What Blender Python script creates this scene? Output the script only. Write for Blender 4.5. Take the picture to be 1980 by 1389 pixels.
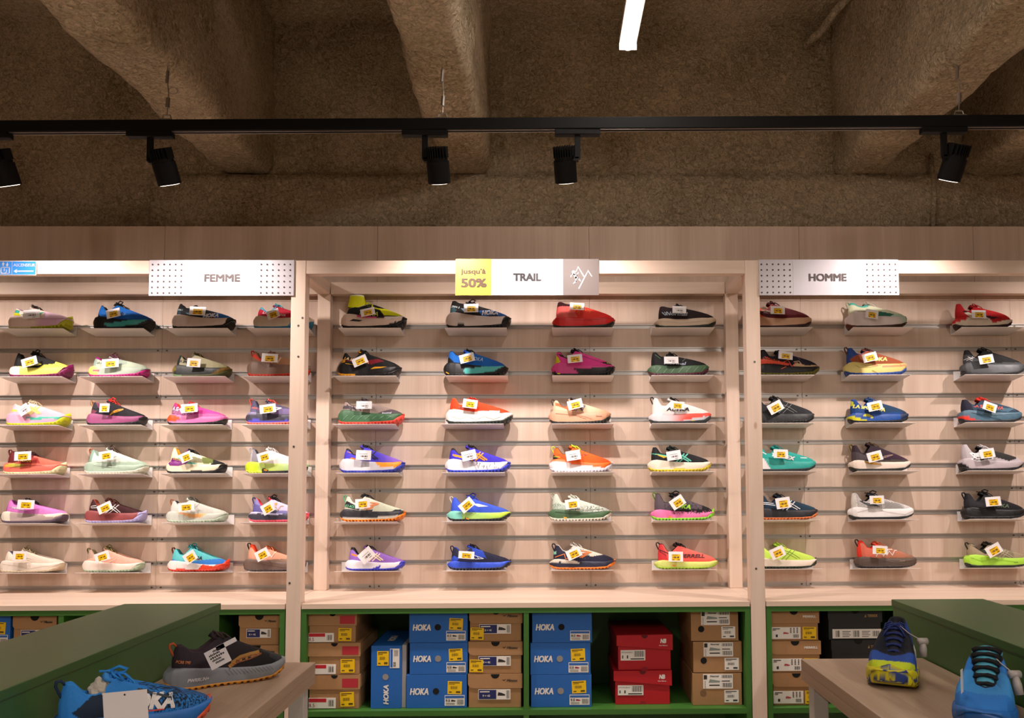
import bpy, bmesh, math, random
import numpy as np
from mathutils import Vector, Matrix, geometry
from mathutils.bvhtree import BVHTree
for o in list(bpy.data.objects): bpy.data.objects.remove(o)
SC = bpy.context.scene; COL = SC.collection
random.seed(5); RNG = np.random.default_rng(5); PI = math.pi

# ------------------------------------------------------------ camera
F = 1600.0; PITCH, YAW, ROLL, SX, SY = .0628, .0135, -.0038, 91.2, 120.3
CZ = 1.45
FWD = Vector((math.sin(YAW)*math.cos(PITCH), math.cos(YAW)*math.cos(PITCH), math.sin(PITCH)))
_r = Vector((math.cos(YAW), -math.sin(YAW), 0)); _u = _r.cross(FWD)
RT = math.cos(ROLL)*_r + math.sin(ROLL)*_u; UP = -math.sin(ROLL)*_r + math.cos(ROLL)*_u
cd = bpy.data.cameras.new('camera'); cam = bpy.data.objects.new('camera', cd); COL.objects.link(cam)
m = Matrix.Identity(4)
for i in range(3): m[i][0] = RT[i]; m[i][1] = UP[i]; m[i][2] = -FWD[i]
m[2][3] = CZ
cam.matrix_world = m
cd.sensor_width = 36; cd.lens = F*36/1980; cd.shift_x = -SX/1980; cd.shift_y = SY/1980; cd.clip_start = .05
SC.camera = cam
def at(px, py, Y):
    """point of the pixel's ray at depth Y"""
    d = (px-990-SX)/F*RT - (py-694.5-SY)/F*UP + FWD
    d = d*(Y/d.y); return Vector((d.x, d.y, d.z+CZ))
def atz(px, py, Z):
    d = (px-990-SX)/F*RT - (py-694.5-SY)/F*UP + FWD
    d = d*((Z-CZ)/d.z); return Vector((d.x, d.y, Z))
# ------------------------------------------------------------ world, exposure
w = bpy.data.worlds.new('world'); SC.world = w; w.use_nodes = True
w.node_tree.nodes['Background'].inputs[0].default_value = (1, .74, .56, 1)
w.node_tree.nodes['Background'].inputs[1].default_value = .14
vs = SC.view_settings; vs.view_transform = 'Standard'; vs.look = 'None'; vs.exposure = 0.06; vs.gamma = 1; vs.use_curve_mapping = False
def spot(loc, tgt, energy, size, blend, col, rad=.035, name='lamp_and_fill_light', parent=None):
    l = bpy.data.lights.new(name, 'SPOT'); l.energy = energy; l.spot_size = math.radians(size); l.spot_blend = blend
    l.color = col; l.shadow_soft_size = rad
    o = bpy.data.objects.new(name, l); COL.objects.link(o)
    o.location = loc; o.rotation_euler = (Vector(tgt)-Vector(loc)).to_track_quat('-Z', 'Y').to_euler()
    return o
WARM = (1, .86, .81)
# soft fill spots added overhead out of view, no track built
for x in (-2.7, -1.35, 0.0, 1.35, 2.6):
    spot((x, .9, 2.62), (x*1.02, 3.6, 1.45), 2.5, 66, .9, WARM, .16)
# area light for the hanging tube lamp and for added fill
def tube_and_fill_light(x, y, z, ly, e):
    l = bpy.data.lights.new('tube_and_fill_light', 'AREA'); l.shape = 'RECTANGLE'; l.size = .06; l.size_y = ly; l.energy = e; l.color = (1, .9, .82)
    o = bpy.data.objects.new('tube_and_fill_light', l); COL.objects.link(o); o.location = (x, y, z)
# depth constants
YF = 3.264; YB = 3.64; YW = 3.69; YU = 3.95

# ------------------------------------------------------------ materials
def lin(h):
    if isinstance(h, (tuple, list, np.ndarray)): return tuple(h)[:3]
    return tuple(((c/255)/12.92 if c/255 <= .04045 else ((c/255+.055)/1.055)**2.4) for c in (int(h[i:i+2], 16) for i in (0, 2, 4)))
_M = {}
def mat(h, rough=.6, metal=0., bump=0., spec=.5, emit=0):
    k = ('m', h, rough, metal, bump, spec, emit)
    if k in _M: return _M[k]
    M = bpy.data.materials.new('mat_'+str(h)); M.use_nodes = True; n = M.node_tree; b = n.nodes['Principled BSDF']
    c = lin(h)
    tc = n.nodes.new('ShaderNodeTexCoord'); ns = n.nodes.new('ShaderNodeTexNoise'); ns.inputs['Scale'].default_value = 60 if bump else 9
    n.links.new(tc.outputs['Object'], ns.inputs['Vector'])
    mx = n.nodes.new('ShaderNodeMix'); mx.data_type = 'RGBA'
    mx.inputs[6].default_value = (*[x*.94 for x in c], 1); mx.inputs[7].default_value = (*[min(1, x*1.05) for x in c], 1)
    n.links.new(ns.outputs['Fac'], mx.inputs[0]); n.links.new(mx.outputs[2], b.inputs['Base Color'])
    b.inputs['Roughness'].default_value = rough; b.inputs['Metallic'].default_value = metal; b.inputs['Specular IOR Level'].default_value = spec
    if bump:
        bp = n.nodes.new('ShaderNodeBump'); bp.inputs['Strength'].default_value = bump; bp.inputs['Distance'].default_value = .002
        n.links.new(ns.outputs['Fac'], bp.inputs['Height']); n.links.new(bp.outputs[0], b.inputs['Normal'])
    if emit: b.inputs['Emission Color'].default_value = (*c, 1); b.inputs['Emission Strength'].default_value = emit
    _M[k] = M; return M
def attr_mat(name, rough, weave=0., spec=.5):
    M = bpy.data.materials.new(name); M.use_nodes = True; n = M.node_tree; b = n.nodes['Principled BSDF']
    a = n.nodes.new('ShaderNodeAttribute'); a.attribute_name = 'Col'
    tc = n.nodes.new('ShaderNodeTexCoord'); ns = n.nodes.new('ShaderNodeTexNoise'); ns.inputs['Scale'].default_value = 420 if weave else 40
    n.links.new(tc.outputs['Object'], ns.inputs['Vector'])
    h = n.nodes.new('ShaderNodeHueSaturation'); mr = n.nodes.new('ShaderNodeMapRange'); mr.inputs['To Min'].default_value = .84 if weave else .95; mr.inputs['To Max'].default_value = 1.14 if weave else 1.04
    n.links.new(ns.outputs['Fac'], mr.inputs['Value']); n.links.new(mr.outputs[0], h.inputs['Value']); n.links.new(a.outputs['Color'], h.inputs['Color'])
    n.links.new(h.outputs[0], b.inputs['Base Color']); b.inputs['Roughness'].default_value = rough; b.inputs['Specular IOR Level'].default_value = spec
    if weave:
        bp = n.nodes.new('ShaderNodeBump'); bp.inputs['Strength'].default_value = weave; bp.inputs['Distance'].default_value = .0012
        n.links.new(ns.outputs['Fac'], bp.inputs['Height']); n.links.new(bp.outputs[0], b.inputs['Normal'])
    return M
FAB = attr_mat('shoe_fabric', .75, .35, .35); FOAM = attr_mat('shoe_foam', .5); RUB = attr_mat('shoe_rubber', .45); PRT = attr_mat('shoe_print', .5)
def wood(name, a, b_, axis, scale=1., rough=.5, knots=False, seed=0., amp=1.):
    M = bpy.data.materials.new(name); M.use_nodes = True; n = M.node_tree; b = n.nodes['Principled BSDF']; L = n.links
    tc = n.nodes.new('ShaderNodeTexCoord'); mp = n.nodes.new('ShaderNodeMapping'); L.new(tc.outputs['Object'], mp.inputs['Vector'])
    s = [14*scale]*3; s[axis] = .9*scale; mp.inputs['Scale'].default_value = s; mp.inputs['Location'].default_value = (seed, seed*.7, seed*.3)
    n1 = n.nodes.new('ShaderNodeTexNoise'); n1.inputs['Scale'].default_value = 1.2; n1.inputs['Detail'].default_value = 5; n1.inputs['Distortion'].default_value = .8; L.new(mp.outputs[0], n1.inputs['Vector'])
    mp2 = n.nodes.new('ShaderNodeMapping'); s2 = [120*scale]*3; s2[axis] = 3*scale; mp2.inputs['Scale'].default_value = s2; L.new(tc.outputs['Object'], mp2.inputs['Vector'])
    n2 = n.nodes.new('ShaderNodeTexNoise'); n2.inputs['Scale'].default_value = 1.; n2.inputs['Detail'].default_value = 2; L.new(mp2.outputs[0], n2.inputs['Vector'])
    ad = n.nodes.new('ShaderNodeMath'); ad.operation = 'MULTIPLY_ADD'; L.new(n2.outputs['Fac'], ad.inputs[0]); ad.inputs[1].default_value = .28; L.new(n1.outputs['Fac'], ad.inputs[2])
    cr = n.nodes.new('ShaderNodeMapRange'); cr.inputs['From Min'].default_value = .40; cr.inputs['From Max'].default_value = .90; cr.inputs['To Max'].default_value = amp; L.new(ad.outputs[0], cr.inputs['Value'])
    mx = n.nodes.new('ShaderNodeMix'); mx.data_type = 'RGBA'; mx.inputs[6].default_value = (*lin(a), 1); mx.inputs[7].default_value = (*lin(b_), 1); L.new(cr.outputs[0], mx.inputs[0])
    out = mx.outputs[2]
    if knots:
        mp3 = n.nodes.new('ShaderNodeMapping'); s3 = [7.]*3; s3[axis] = 3.2; mp3.inputs['Scale'].default_value = s3; mp3.inputs['Location'].default_value = (seed, seed, seed); L.new(tc.outputs['Object'], mp3.inputs['Vector'])
        v = n.nodes.new('ShaderNodeTexVoronoi'); v.inputs['Scale'].default_value = 1.; L.new(mp3.outputs[0], v.inputs['Vector'])
        r = n.nodes.new('ShaderNodeMapRange'); r.inputs['From Min'].default_value = .03; r.inputs['From Max'].default_value = .06; r.inputs['To Min'].default_value = .6; r.inputs['To Max'].default_value = 0; L.new(v.outputs['Distance'], r.inputs['Value'])
        m2 = n.nodes.new('ShaderNodeMix'); m2.data_type = 'RGBA'; m2.inputs[7].default_value = (*lin('A87C5C'), 1); L.new(out, m2.inputs[6]); L.new(r.outputs[0], m2.inputs[0]); out = m2.outputs[2]
    L.new(out, b.inputs['Base Color']); b.inputs['Roughness'].default_value = rough; b.inputs['Specular IOR Level'].default_value = .3
    return M
SLAT = wood('ash_laminate', 'DCC7B6', 'C3AA97', 2, 1., .55)
FASC = wood('ash_laminate_fascia', 'D2BBA9', 'B79F8C', 2, .8, .55)
CNT = wood('ash_laminate_counter', 'E4CDBA', 'D0B5A0', 0, 1., .45)
CNTY = wood('ash_laminate_bench', 'C4AB94', 'A58A73', 1, 1., .45)
PINEZ = wood('pine_vertical', 'E6D0BF', 'D3B8A4', 2, 1.2, .6, True, 3.1, .8)
PINEX = wood('pine_along', 'E6D0BF', 'D3B8A4', 0, 1.2, .6, True, 1.7, .8)
PINEY = wood('pine_deep', 'E6D0BF', 'D3B8A4', 1, 1.2, .6, True, 5.3, .8)
ALU = mat('BDB9B5', .38, .8); GREEN = mat('3A6B27', .45, 0, .15); GREEN2 = mat('3C6330', .4, 0, .1); WHITEM = mat('E9E3E0', .45)
BLACK = mat('0B0A0B', .6, 0, 0, .2); KR = 'B98A5E'

# ------------------------------------------------------------ mesh helpers
class MB:
    def __init__(s): s.v = []; s.f = []; s.mi = []
    def add(s, vs, fs, mi=0):
        b = len(s.v); s.v += [tuple(v) for v in vs]; s.f += [tuple(b+i for i in f) for f in fs]; s.mi += [mi]*len(fs); return s
    def box(s, x0, x1, y0, y1, z0, z1, mi=0, bev=0.):
        if bev > 0:
            bm = bmesh.new(); bmesh.ops.create_cube(bm, size=1)
            for v in bm.verts: v.co = Vector(((x0+x1)/2+v.co.x*(x1-x0), (y0+y1)/2+v.co.y*(y1-y0), (z0+z1)/2+v.co.z*(z1-z0)))
            bmesh.ops.bevel(bm, geom=list(bm.edges), offset=bev, segments=2, affect='EDGES', profile=.5)
            bm.verts.index_update(); s.add([v.co for v in bm.verts], [[v.index for v in f.verts] for f in bm.faces], mi); bm.free(); return s
        vs = [(x, y, z) for x in (x0, x1) for y in (y0, y1) for z in (z0, z1)]
        return s.add(vs, [(0, 1, 3, 2), (4, 6, 7, 5), (0, 4, 5, 1), (2, 3, 7, 6), (0, 2, 6, 4), (1, 5, 7, 3)], mi)
    def tube(s, pts, r, n=6, mi=0, cap=True, rz=None):
        pts = [Vector(p) for p in pts]; k = len(pts); vs = []; fs = []
        up = Vector((0, 0, 1)); prev = None
        for i, p in enumerate(pts):
            t = (pts[min(i+1, k-1)]-pts[max(i-1, 0)]).normalized()
            if prev is None:
                a = t.cross(up)
                if a.length < .1: a = t.cross(Vector((1, 0, 0)))
            else: a = prev - t*prev.dot(t)
            a.normalize(); prev = a; b = t.cross(a)
            ri = r[i] if isinstance(r, (list, tuple)) else r; rb = ri if rz is None else rz
            for j in range(n):
                an = 2*PI*j/n; vs.append(p+a*math.cos(an)*ri+b*math.sin(an)*rb)
        for i in range(k-1):
            for j in range(n): fs.append((i*n+j, i*n+(j+1) % n, (i+1)*n+(j+1) % n, (i+1)*n+j))
        if cap: fs.append(tuple(reversed(range(n)))); fs.append(tuple(range((k-1)*n, k*n)))
        return s.add(vs, fs, mi)
    def xf(s, M, k=0):
        s.v[k:] = [tuple(M @ Vector(v)) for v in s.v[k:]]; return s
    def build(s, name, mats, parent=None, smooth=False, loc=None):
        me = bpy.data.meshes.new(name); me.from_pydata(s.v, [], s.f)
        for mm in (mats if isinstance(mats, (list, tuple)) else [mats]): me.materials.append(mm)
        if any(s.mi): me.polygons.foreach_set('material_index', s.mi)
        if smooth: me.polygons.foreach_set('use_smooth', [True]*len(me.polygons))
        me.update()
        o = bpy.data.objects.new(name, me); COL.objects.link(o)
        if parent: o.parent = parent
        if loc is not None: o.location = loc
        return o
def tag(o, label=None, cat=None, group=None, kind=None):
    if label: o['label'] = label
    if cat: o['category'] = cat
    if group: o['group'] = group
    if kind: o['kind'] = kind
    return o
def empty(name, loc=(0, 0, 0), rot=(0, 0, 0)):
    o = bpy.data.objects.new(name, None); COL.objects.link(o); o.location = loc; o.rotation_euler = rot; o.empty_display_size = .05; return o
_T = {}
def text2d(s, bold=0., shear=0., res=3):
    """outline of a line of text as flat triangles, height 1 for capitals, starting at x = 0"""
    k = (s, bold, shear, res)
    if k in _T: return _T[k]
    heavy = 0.
    if bold > 0: heavy, bold = bold*.9, 0.
    cu = bpy.data.curves.new('t', 'FONT'); cu.body = s; cu.size = 1.; cu.offset = bold; cu.shear = shear; cu.resolution_u = res; cu.fill_mode = 'FRONT'
    o = bpy.data.objects.new('t', cu); COL.objects.link(o)
    dg = bpy.context.evaluated_depsgraph_get(); me = bpy.data.meshes.new_from_object(o.evaluated_get(dg))
    me.calc_loop_triangles()
    v = np.array([(p.co.x, p.co.y) for p in me.vertices]); f = [tuple(t.vertices) for t in me.loop_triangles]
    bpy.data.objects.remove(o); bpy.data.curves.remove(cu); bpy.data.meshes.remove(me)
    if heavy:
        n_ = len(v); v = np.vstack([v+np.array(q)*heavy for q in ((-1, -.6), (1, -.6), (-1, .6), (1, .6))]); f = [tuple(i+k*n_ for i in t) for k in range(4) for t in f]
    v[:, 0] -= v[:, 0].min(); v /= .70
    _T[k] = (v, f, v[:, 0].max()); return _T[k]
def text_on(mb, s, origin, ex, ey, h, width=None, bold=.01, shear=0., mi=0, center=True):
    """flat lettering in the plane of ex, ey; h = capital height"""
    v, f, wd = text2d(s, bold, shear); sx = h if width is None else width/wd
    o = Vector(origin); ex = Vector(ex).normalized(); ey = Vector(ey).normalized()
    if center: o = o-ex*(wd*sx/2)-ey*(h/2)
    nn = ex.cross(ey)*.00016; ly = len(v)//4 if bold > 0 else len(v)
    mb.add([o+ex*(p[0]*sx)+ey*(p[1]*h)+nn*(i//ly) for i, p in enumerate(v)], f, mi); return mb
# ------------------------------------------------------------ shoes
def pin(x, xs, ys):
    return np.interp(x, xs, ys)
def smooth(a, k=5):
    p = np.pad(a, k, mode='edge'); c = np.ones(2*k+1)/(2*k+1); return np.convolve(p, c, 'valid')
def inpoly(u, v, poly):
    r = np.zeros(u.shape, bool); n = len(poly); j = n-1
    for i in range(n):
        xi, yi = poly[i]; xj, yj = poly[j]
        c = ((yi > v) != (yj > v)) & (u < (xj-xi)*(v-yi)/((yj-yi) if yj != yi else 1e-9)+xi)
        r ^= c; j = i
    return r
WU = [0, .012, .05, .1, .2, .35, .5, .62, .74, .84, .92, .97, 1.0]; WW = [0, .045, .088, .112, .125, .118, .13, .155, .168, .160, .132, .090, 0]
def grid_mesh(name, rings, col, matl, parent, L, capb=False, capt=False):
    """rings: (k, n, 3) closed rings"""
    k, n, _ = rings.shape
    v = rings.reshape(-1, 3)*L
    i = np.arange(k-1)[:, None]*n; j = np.arange(n)[None, :]; j2 = (j+1) % n
    q = np.stack([i+j, i+j2, i+n+j2, i+n+j], -1).reshape(-1, 4)
    faces = q.tolist(); cols = col.reshape(-1, 3)
    for cap, r in ((capb, 0), (capt, k-1)):
        if cap:   # strip across the outline
            h = n//2
            for a in range(0, h):
                b0 = r*n+a; b1 = r*n+a+1; c0 = r*n+(n-a) % n; c1 = r*n+(n-a-1) % n
                f = [b0, b1, c1, c0] if a > 0 else [b0, b1, c1]
                if a == h-1: f = [b0, b1, c0]
                faces.append(f if r else f[::-1])
    me = bpy.data.meshes.new(name); me.from_pydata(v.tolist(), [], faces); me.materials.append(matl)
    a = me.color_attributes.new('Col', 'FLOAT_COLOR', 'POINT'); a.data.foreach_set('color', np.hstack([cols, np.ones((len(cols), 1))]).astype(np.float32).ravel())
    me.polygons.foreach_set('use_smooth', [True]*len(me.polygons)); me.update()
    o = bpy.data.objects.new(name, me); COL.objects.link(o); o.parent = parent
    return o, v, faces
def col_mesh(name, vs, fs, c, matl, parent, smooth_=False):
    me = bpy.data.meshes.new(name); me.from_pydata([tuple(p) for p in vs], [], fs); me.materials.append(matl)
    cc = np.array([(*lin(x), 1) for x in c] if isinstance(c, list) else [(*lin(c), 1)]*len(vs), dtype=np.float32)
    a = me.color_attributes.new('Col', 'FLOAT_COLOR', 'POINT'); a.data.foreach_set('color', cc.ravel())
    if smooth_: me.polygons.foreach_set('use_smooth', [True]*len(me.polygons))
    me.update(); o = bpy.data.objects.new(name, me); COL.objects.link(o); o.parent = parent; return o
def resample(pts, st):
    out = [pts[0]]
    for a, b in zip(pts[:-1], pts[1:]):
        d = math.dist(a, b); k = max(1, int(d/st))
        for i in range(1, k+1): out.append((a[0]+(b[0]-a[0])*i/k, a[1]+(b[1]-a[1])*i/k))
    return out
def ribbon(pts, wd):
    P = resample(pts, .018); vs = []; fs = []; n = len(P)
    for i, p in enumerate(P):
        a = P[max(0, i-1)]; b = P[min(n-1, i+1)]; dx, dy = b[0]-a[0], b[1]-a[1]; l = math.hypot(dx, dy) or 1
        nx, ny = -dy/l*wd/2, dx/l*wd/2; vs += [(p[0]+nx, p[1]+ny), (p[0]-nx, p[1]-ny)]
    for i in range(n-1): fs.append((2*i, 2*i+1, 2*i+3, 2*i+2))
    return vs, fs
def fillpoly(poly, st=.02):
    E = resample(poly+[poly[0]], st)[:-1]; ne = len(E)
    us = [p[0] for p in poly]; vv = [p[1] for p in poly]
    gx, gy = np.meshgrid(np.arange(min(us), max(us), st), np.arange(min(vv), max(vv), st)); gx = gx.ravel(); gy = gy.ravel()
    k = inpoly(gx, gy, poly); P = [Vector(p) for p in E]+[Vector((a, b)) for a, b in zip(gx[k], gy[k])]
    r = geometry.delaunay_2d_cdt(P, [], [list(range(ne))], 1, 1e-5)
    return [tuple(p) for p in r[0]], [tuple(f) for f in r[2]]
# logo strokes and marks in shoe units (u from heel to toe, v up); each returns a list of (kind, data, ...)
def M_x(u, v, s, c, w=.012):     # two crossed pairs of curved stripes
    return [('s', [(u-.10*s, v+.055*s), (u, v+.02*s), (u+.13*s, v-.055*s)], w, c), ('s', [(u-.06*s, v+.075*s), (u+.05*s, v+.035*s), (u+.17*s, v-.05*s)], w, c),
            ('s', [(u-.09*s, v-.06*s), (u-.01*s, v+.01*s), (u+.06*s, v+.08*s)], w, c), ('s', [(u-.03*s, v-.06*s), (u+.05*s, v+.01*s), (u+.12*s, v+.075*s)], w, c)]
def M_n(u, v, s, c, w=.018):
    return [('s', [(u-.09*s, v-.045*s), (u-.03*s, v+.05*s)], w, c), ('s', [(u-.04*s, v+.05*s), (u+.02*s, v-.045*s)], w, c), ('s', [(u+.01*s, v-.045*s), (u+.07*s, v+.05*s)], w, c), ('s', [(u-.05*s, v+.055*s), (u-.12*s, v+.04*s)], w*.7, c), ('s', [(u+.07*s, v+.05*s), (u+.14*s, v+.05*s)], w, c)]
def M_bird(u, v, s, c, w=.01):
    return [('s', [(u-.08*s, v-.04*s), (u, v+.01*s), (u+.13*s, v+.03*s)], w, c), ('s', [(u-.05*s, v-.05*s), (u+.03*s, v-.005*s), (u+.13*s, v+.03*s), (u+.02*s, v+.045*s), (u-.05*s, v+.055*s)], w, c), ('s', [(u-.02*s, v-.05*s), (u+.05*s, v-.015*s)], w, c)]
def M_wave(u, v, s, c, c2='141014', w=.022):
    r = [('s', [(u-.10*s, v-.045*s), (u-.04*s, v-.005*s), (u+.04*s, v+.01*s), (u+.13*s, v+.04*s)], w, c), ('s', [(u-.08*s, v-.02*s), (u-.02*s, v+.02*s), (u+.05*s, v+.035*s), (u+.13*s, v+.04*s)], w, c)]
    for k in (-.04, 0, .04): r.append(('s', [(u+(k-.01)*s, v+(.0+k*.25)*s), (u+(k+.012)*s, v+(.005+k*.25)*s)], .018*s, c2))
    return r
def T(s, u, v, h, c, rot=0, width=None, bold=.03, shear=.2):
    bold = .03 if bold is None else bold
    return [('t', s, u, v, h, c, rot, width, bold, shear)]
def P(c, *pts): return [('f', list(pts), c)]
def St(c, w, *pts): return [('s', list(pts), w, c)]
# painted zones in shoe units
def toe(c, u=.84): return ('p', [(u, -1), (2, -1), (2, 1), (u+.02, 1)], c)
def heel(c, u=.18): return ('p', [(-1, -1), (u, -1), (u-.08, 1), (-1, 1)], c)
def zp(c, *pts): return ('p', list(pts), c)
def grad(c, u0, u1): return ('g', u0, u1, c)
def low(c, v0=.19, v1=.15): return ('p', [(-1, -1), (2, -1), (2, v1), (.5, v1), (-1, v0)], c)
def speck(c, amt, u0=-1, u1=2, v0=-1, v1=2): return ('k', amt, u0, u1, v0, v1, c)
def collar(c, w=.05): return ('c', w, c)
def paint(u, v, base, zones, rimd=None):
    C = np.tile(np.array(lin(base)), (len(u), 1))
    for z in zones:
        if z[0] == 'p': C[inpoly(u, v, z[1])] = lin(z[2])
        elif z[0] == 'g':
            t = np.clip((u-z[1])/(z[2]-z[1]), 0, 1)[:, None]; t = t*t*(3-2*t); C = C*(1-t)+np.array(lin(z[3]))*t
        elif z[0] == 'k':
            k = (RNG.random(len(u)) < z[1]) & (u > z[2]) & (u < z[3]) & (v > z[4]) & (v < z[5]); C[k] = lin(z[6])
        elif z[0] == 'c' and rimd is not None: C[rimd < z[1]] = lin(z[2])
    return C
CARD = None
def shoe(name, label, L, colors, loc, rot=(0, 0, 0), z=(), m=(), o=(), d=(), hc=.335, hd=.26, ht=.40, mh=.17, mf=.115, uh=.06, ut=.635, zt=.212, tu=.35, lug=.012, tw=0., loop=None, bow=1, gr=.008, tagp=None, cat='shoe', group=None, N=125, wid=1., mt=None, K=27, both=False, zs=(1., 0.), sock=None, thw=1., lr=1.):
    up, mid, out, lining, lace, tong = colors
    root = empty(name, loc, rot); tag(root, label, cat, group)
    s = np.linspace(0, 1, N+1); sp = .5*s+.5*(1-np.cos(PI*s))/2
    def loopring(u, w, zz):
        a = np.stack([u, -w, zz], -1); b = np.stack([u, w, zz], -1)[1:-1][::-1]; return np.vstack([a, b])
    W = lambda u: pin(u, WU, WW)*wid
    zb = lambda u: pin(u, [0, .06, .14, .7, .85, .95, 1], [.045, .012, 0, 0, .012, .045, .08])
    if mt is None: mtp = ([0, .05, .12, .3, .5, .7, .85, .95, 1], [mh*.8, mh*.98, mh, mh*.88, (mh+mf)/2*.9, mf, mf+.003, mf+.02, mf+.025])
    else: mtp = mt
    MT = lambda u: pin(u, *mtp)
    # outsole
    u = sp; zbu = smooth(zb(u), 1); ph = (u*19) % 1; lg = np.where(ph < .42, lug, 0)
    ot = zbu+.03+tw*np.clip((u-.86)/.14, 0, 1)
    R = np.stack([loopring(.5+(u-.5)*.985, W(u)*.93, zbu+lg), loopring(.5+(u-.5)*1.0, W(u)*.99, zbu+.012+lg*.6), loopring(.5+(u-.5)*(1.0+np.where(u > .9, .006, 0)), W(u)*1.01, ot*.6+zbu*.4), loopring(.5+(u-.5)*.995, W(u)*1.0, ot)])
    C = paint(R[..., 0].ravel(), R[..., 2].ravel(), out, o)
    allv = []; allf = []
    def put(v, f):
        b = len(allv); allv.extend(v.tolist()); allf.extend([[b+i for i in q] for q in f])
    _, v, f = grid_mesh('outsole', R, C, RUB, root, L, capb=True, capt=True); put(v, f)
    # midsole
    mz = MT(u); bz = np.minimum(ot-.008, mz-.02); fr = [0, .12, .3, .5, .7, .88, 1, 1]; wsn = [.97, 1.0, 1.025, 1.035, 1.03, 1.01, .975, .93]
    rr = []
    for k, (a, b) in enumerate(zip(fr, wsn)):
        g = 1+gr*np.sin(u*46+a*5)*math.sin(a*PI)
        rr.append(loopring(.5+(u-.5)*(1+(b-1)*.55), W(u)*b*g, bz+(mz-bz)*a+(.004 if k == 7 else 0)))
    R = np.stack(rr); C = paint(R[..., 0].ravel(), R[..., 2].ravel(), mid, m)
    _, v, f = grid_mesh('midsole', R, C, FOAM, root, L, capt=True); put(v, f)
    # upper
    ub = uh+(.985-uh)*sp; wb = W(sp)*.93; zb_ = MT(ub)-.012
    uc0 = uh+.025; ur = uc0+(ut-uc0)*sp
    wr = pin(sp, [0, .03, .10, .2, .4, .52, .62, .92, .97, 1], [0, .034, .056, .066, .07, .058*thw, .046*thw, .036*thw, .022*thw, 0])*wid
    he = ht-.045
    zr = pin(ur, [uc0, uc0+.05, .2, .27, tu+.03, ut], [hc, hc-.006, hd+.01, hd, he, zt]); zr = smooth(zr, 3)
    e = sp*sp*(3-2*sp); kz = .5+.58*e; kx = .02+.04*e
    xc = ub+(ur-ub)*kx-.012*(1-np.clip(sp/.15, 0, 1)); yc = wb*1.03; zc = zb_+(zr-zb_)*kz
    rings = []
    for k in range(K+1):
        t = k/K; a, b_, c = (1-t)**2, 2*t*(1-t), t*t
        rings.append(loopring(a*ub+b_*xc+c*ur, a*wb+b_*yc+c*wr, a*zb_+b_*zc+c*zr))
    R = np.stack(rings); rimd = np.repeat((1-np.arange(K+1)/K)[:, None], R.shape[1], 1)
    rimd = np.where((R[..., 0] < .36) | True, rimd*(zr.max()-.12), 9).ravel(); rimd = np.where(R[..., 0].ravel() < tu+.02, rimd, 9)
    C = paint(R[..., 0].ravel(), R[..., 2].ravel(), up, z, rimd)
    _, v, f = grid_mesh('upper', R, C, FAB, root, L); put(v, f)
    # lining with padded rim
    R = np.stack([loopring(ur, wr, zr), loopring(.5*(ut+uc0)+(ur-.5*(ut+uc0))*.985, wr*.93, zr+.008), loopring(.5*(ut+uc0)+(ur-.5*(ut+uc0))*.95, wr*.8, zr-.002), loopring(.5*(ut+uc0)+(ur-.5*(ut+uc0))*.93, wr*.78, zr*.6+.06), loopring(.5*(ut+uc0)+(ur-.5*(ut+uc0))*.92, wr*.78, zr*0+.165)])
    grid_mesh('lining', R, np.tile(np.array(lin(lining)), (R.shape[0]*R.shape[1], 1)), FAB, root, L, capt=True)
    # tongue
    TN = 14; vs = []; fs = []
    def tcurve(t): # t 0 at throat, 1 at tip
        uu = ut-.01+(tu-.02-ut)*t; zz = zt-.004+(ht-zt)*t+.018*math.sin(t*PI); return uu, zz
    for i in range(TN+1):
        t = i/TN; uu, zz = tcurve(t); hw = (.034+.022*t if t < .93 else .04)*thw
        for side in (0, 1):
            for j in range(7):
                q = (j-3)/3; vs.append(((uu-side*.018*t)*L, q*hw*L*wid, (zz-.022*q*q-side*(.006+.016*t))*L))
    for i in range(TN):
        for j in range(6):
            a = i*14+j; fs.append((a, a+1, a+15, a+14)); a += 7; fs.append((a+1, a, a+14, a+15))
        fs.append((i*14, i*14+14, i*14+21, i*14+7)); fs.append((i*14+6, i*14+13, i*14+27, i*14+20))
    b = TN*14
    for j in range(6): fs.append((b+j, b+j+1, b+8+j, b+7+j))
    col_mesh('tongue', vs, fs, tong, FAB, root, True)
    # laces
    mb = MB(); n = 6
    for i in range(n):
        t = .06+.80*i/(n-1); uu, zz = tcurve(t); hw = (.040+.012*t)*wid*thw; k = 1 if i % 2 else -1
        for k in (1, -1):
            P0 = (uu+.012, -hw*k, zz-.014); P3 = (uu-.016, hw*k, zz-.010)
            mb.tube([(P0[0]*L, P0[1]*L, (P0[2])*L), ((uu+.006)*L, -hw*.55*k*L, (zz+.008)*L), ((uu-.003)*L, hw*.2*k*L, (zz+.013+.003*k)*L), ((uu-.012)*L, hw*.75*k*L, (zz+.004)*L), (P3[0]*L, P3[1]*L, P3[2]*L)], .0085*L*lr, 5)
    uu, zz = tcurve(.80)
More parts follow.
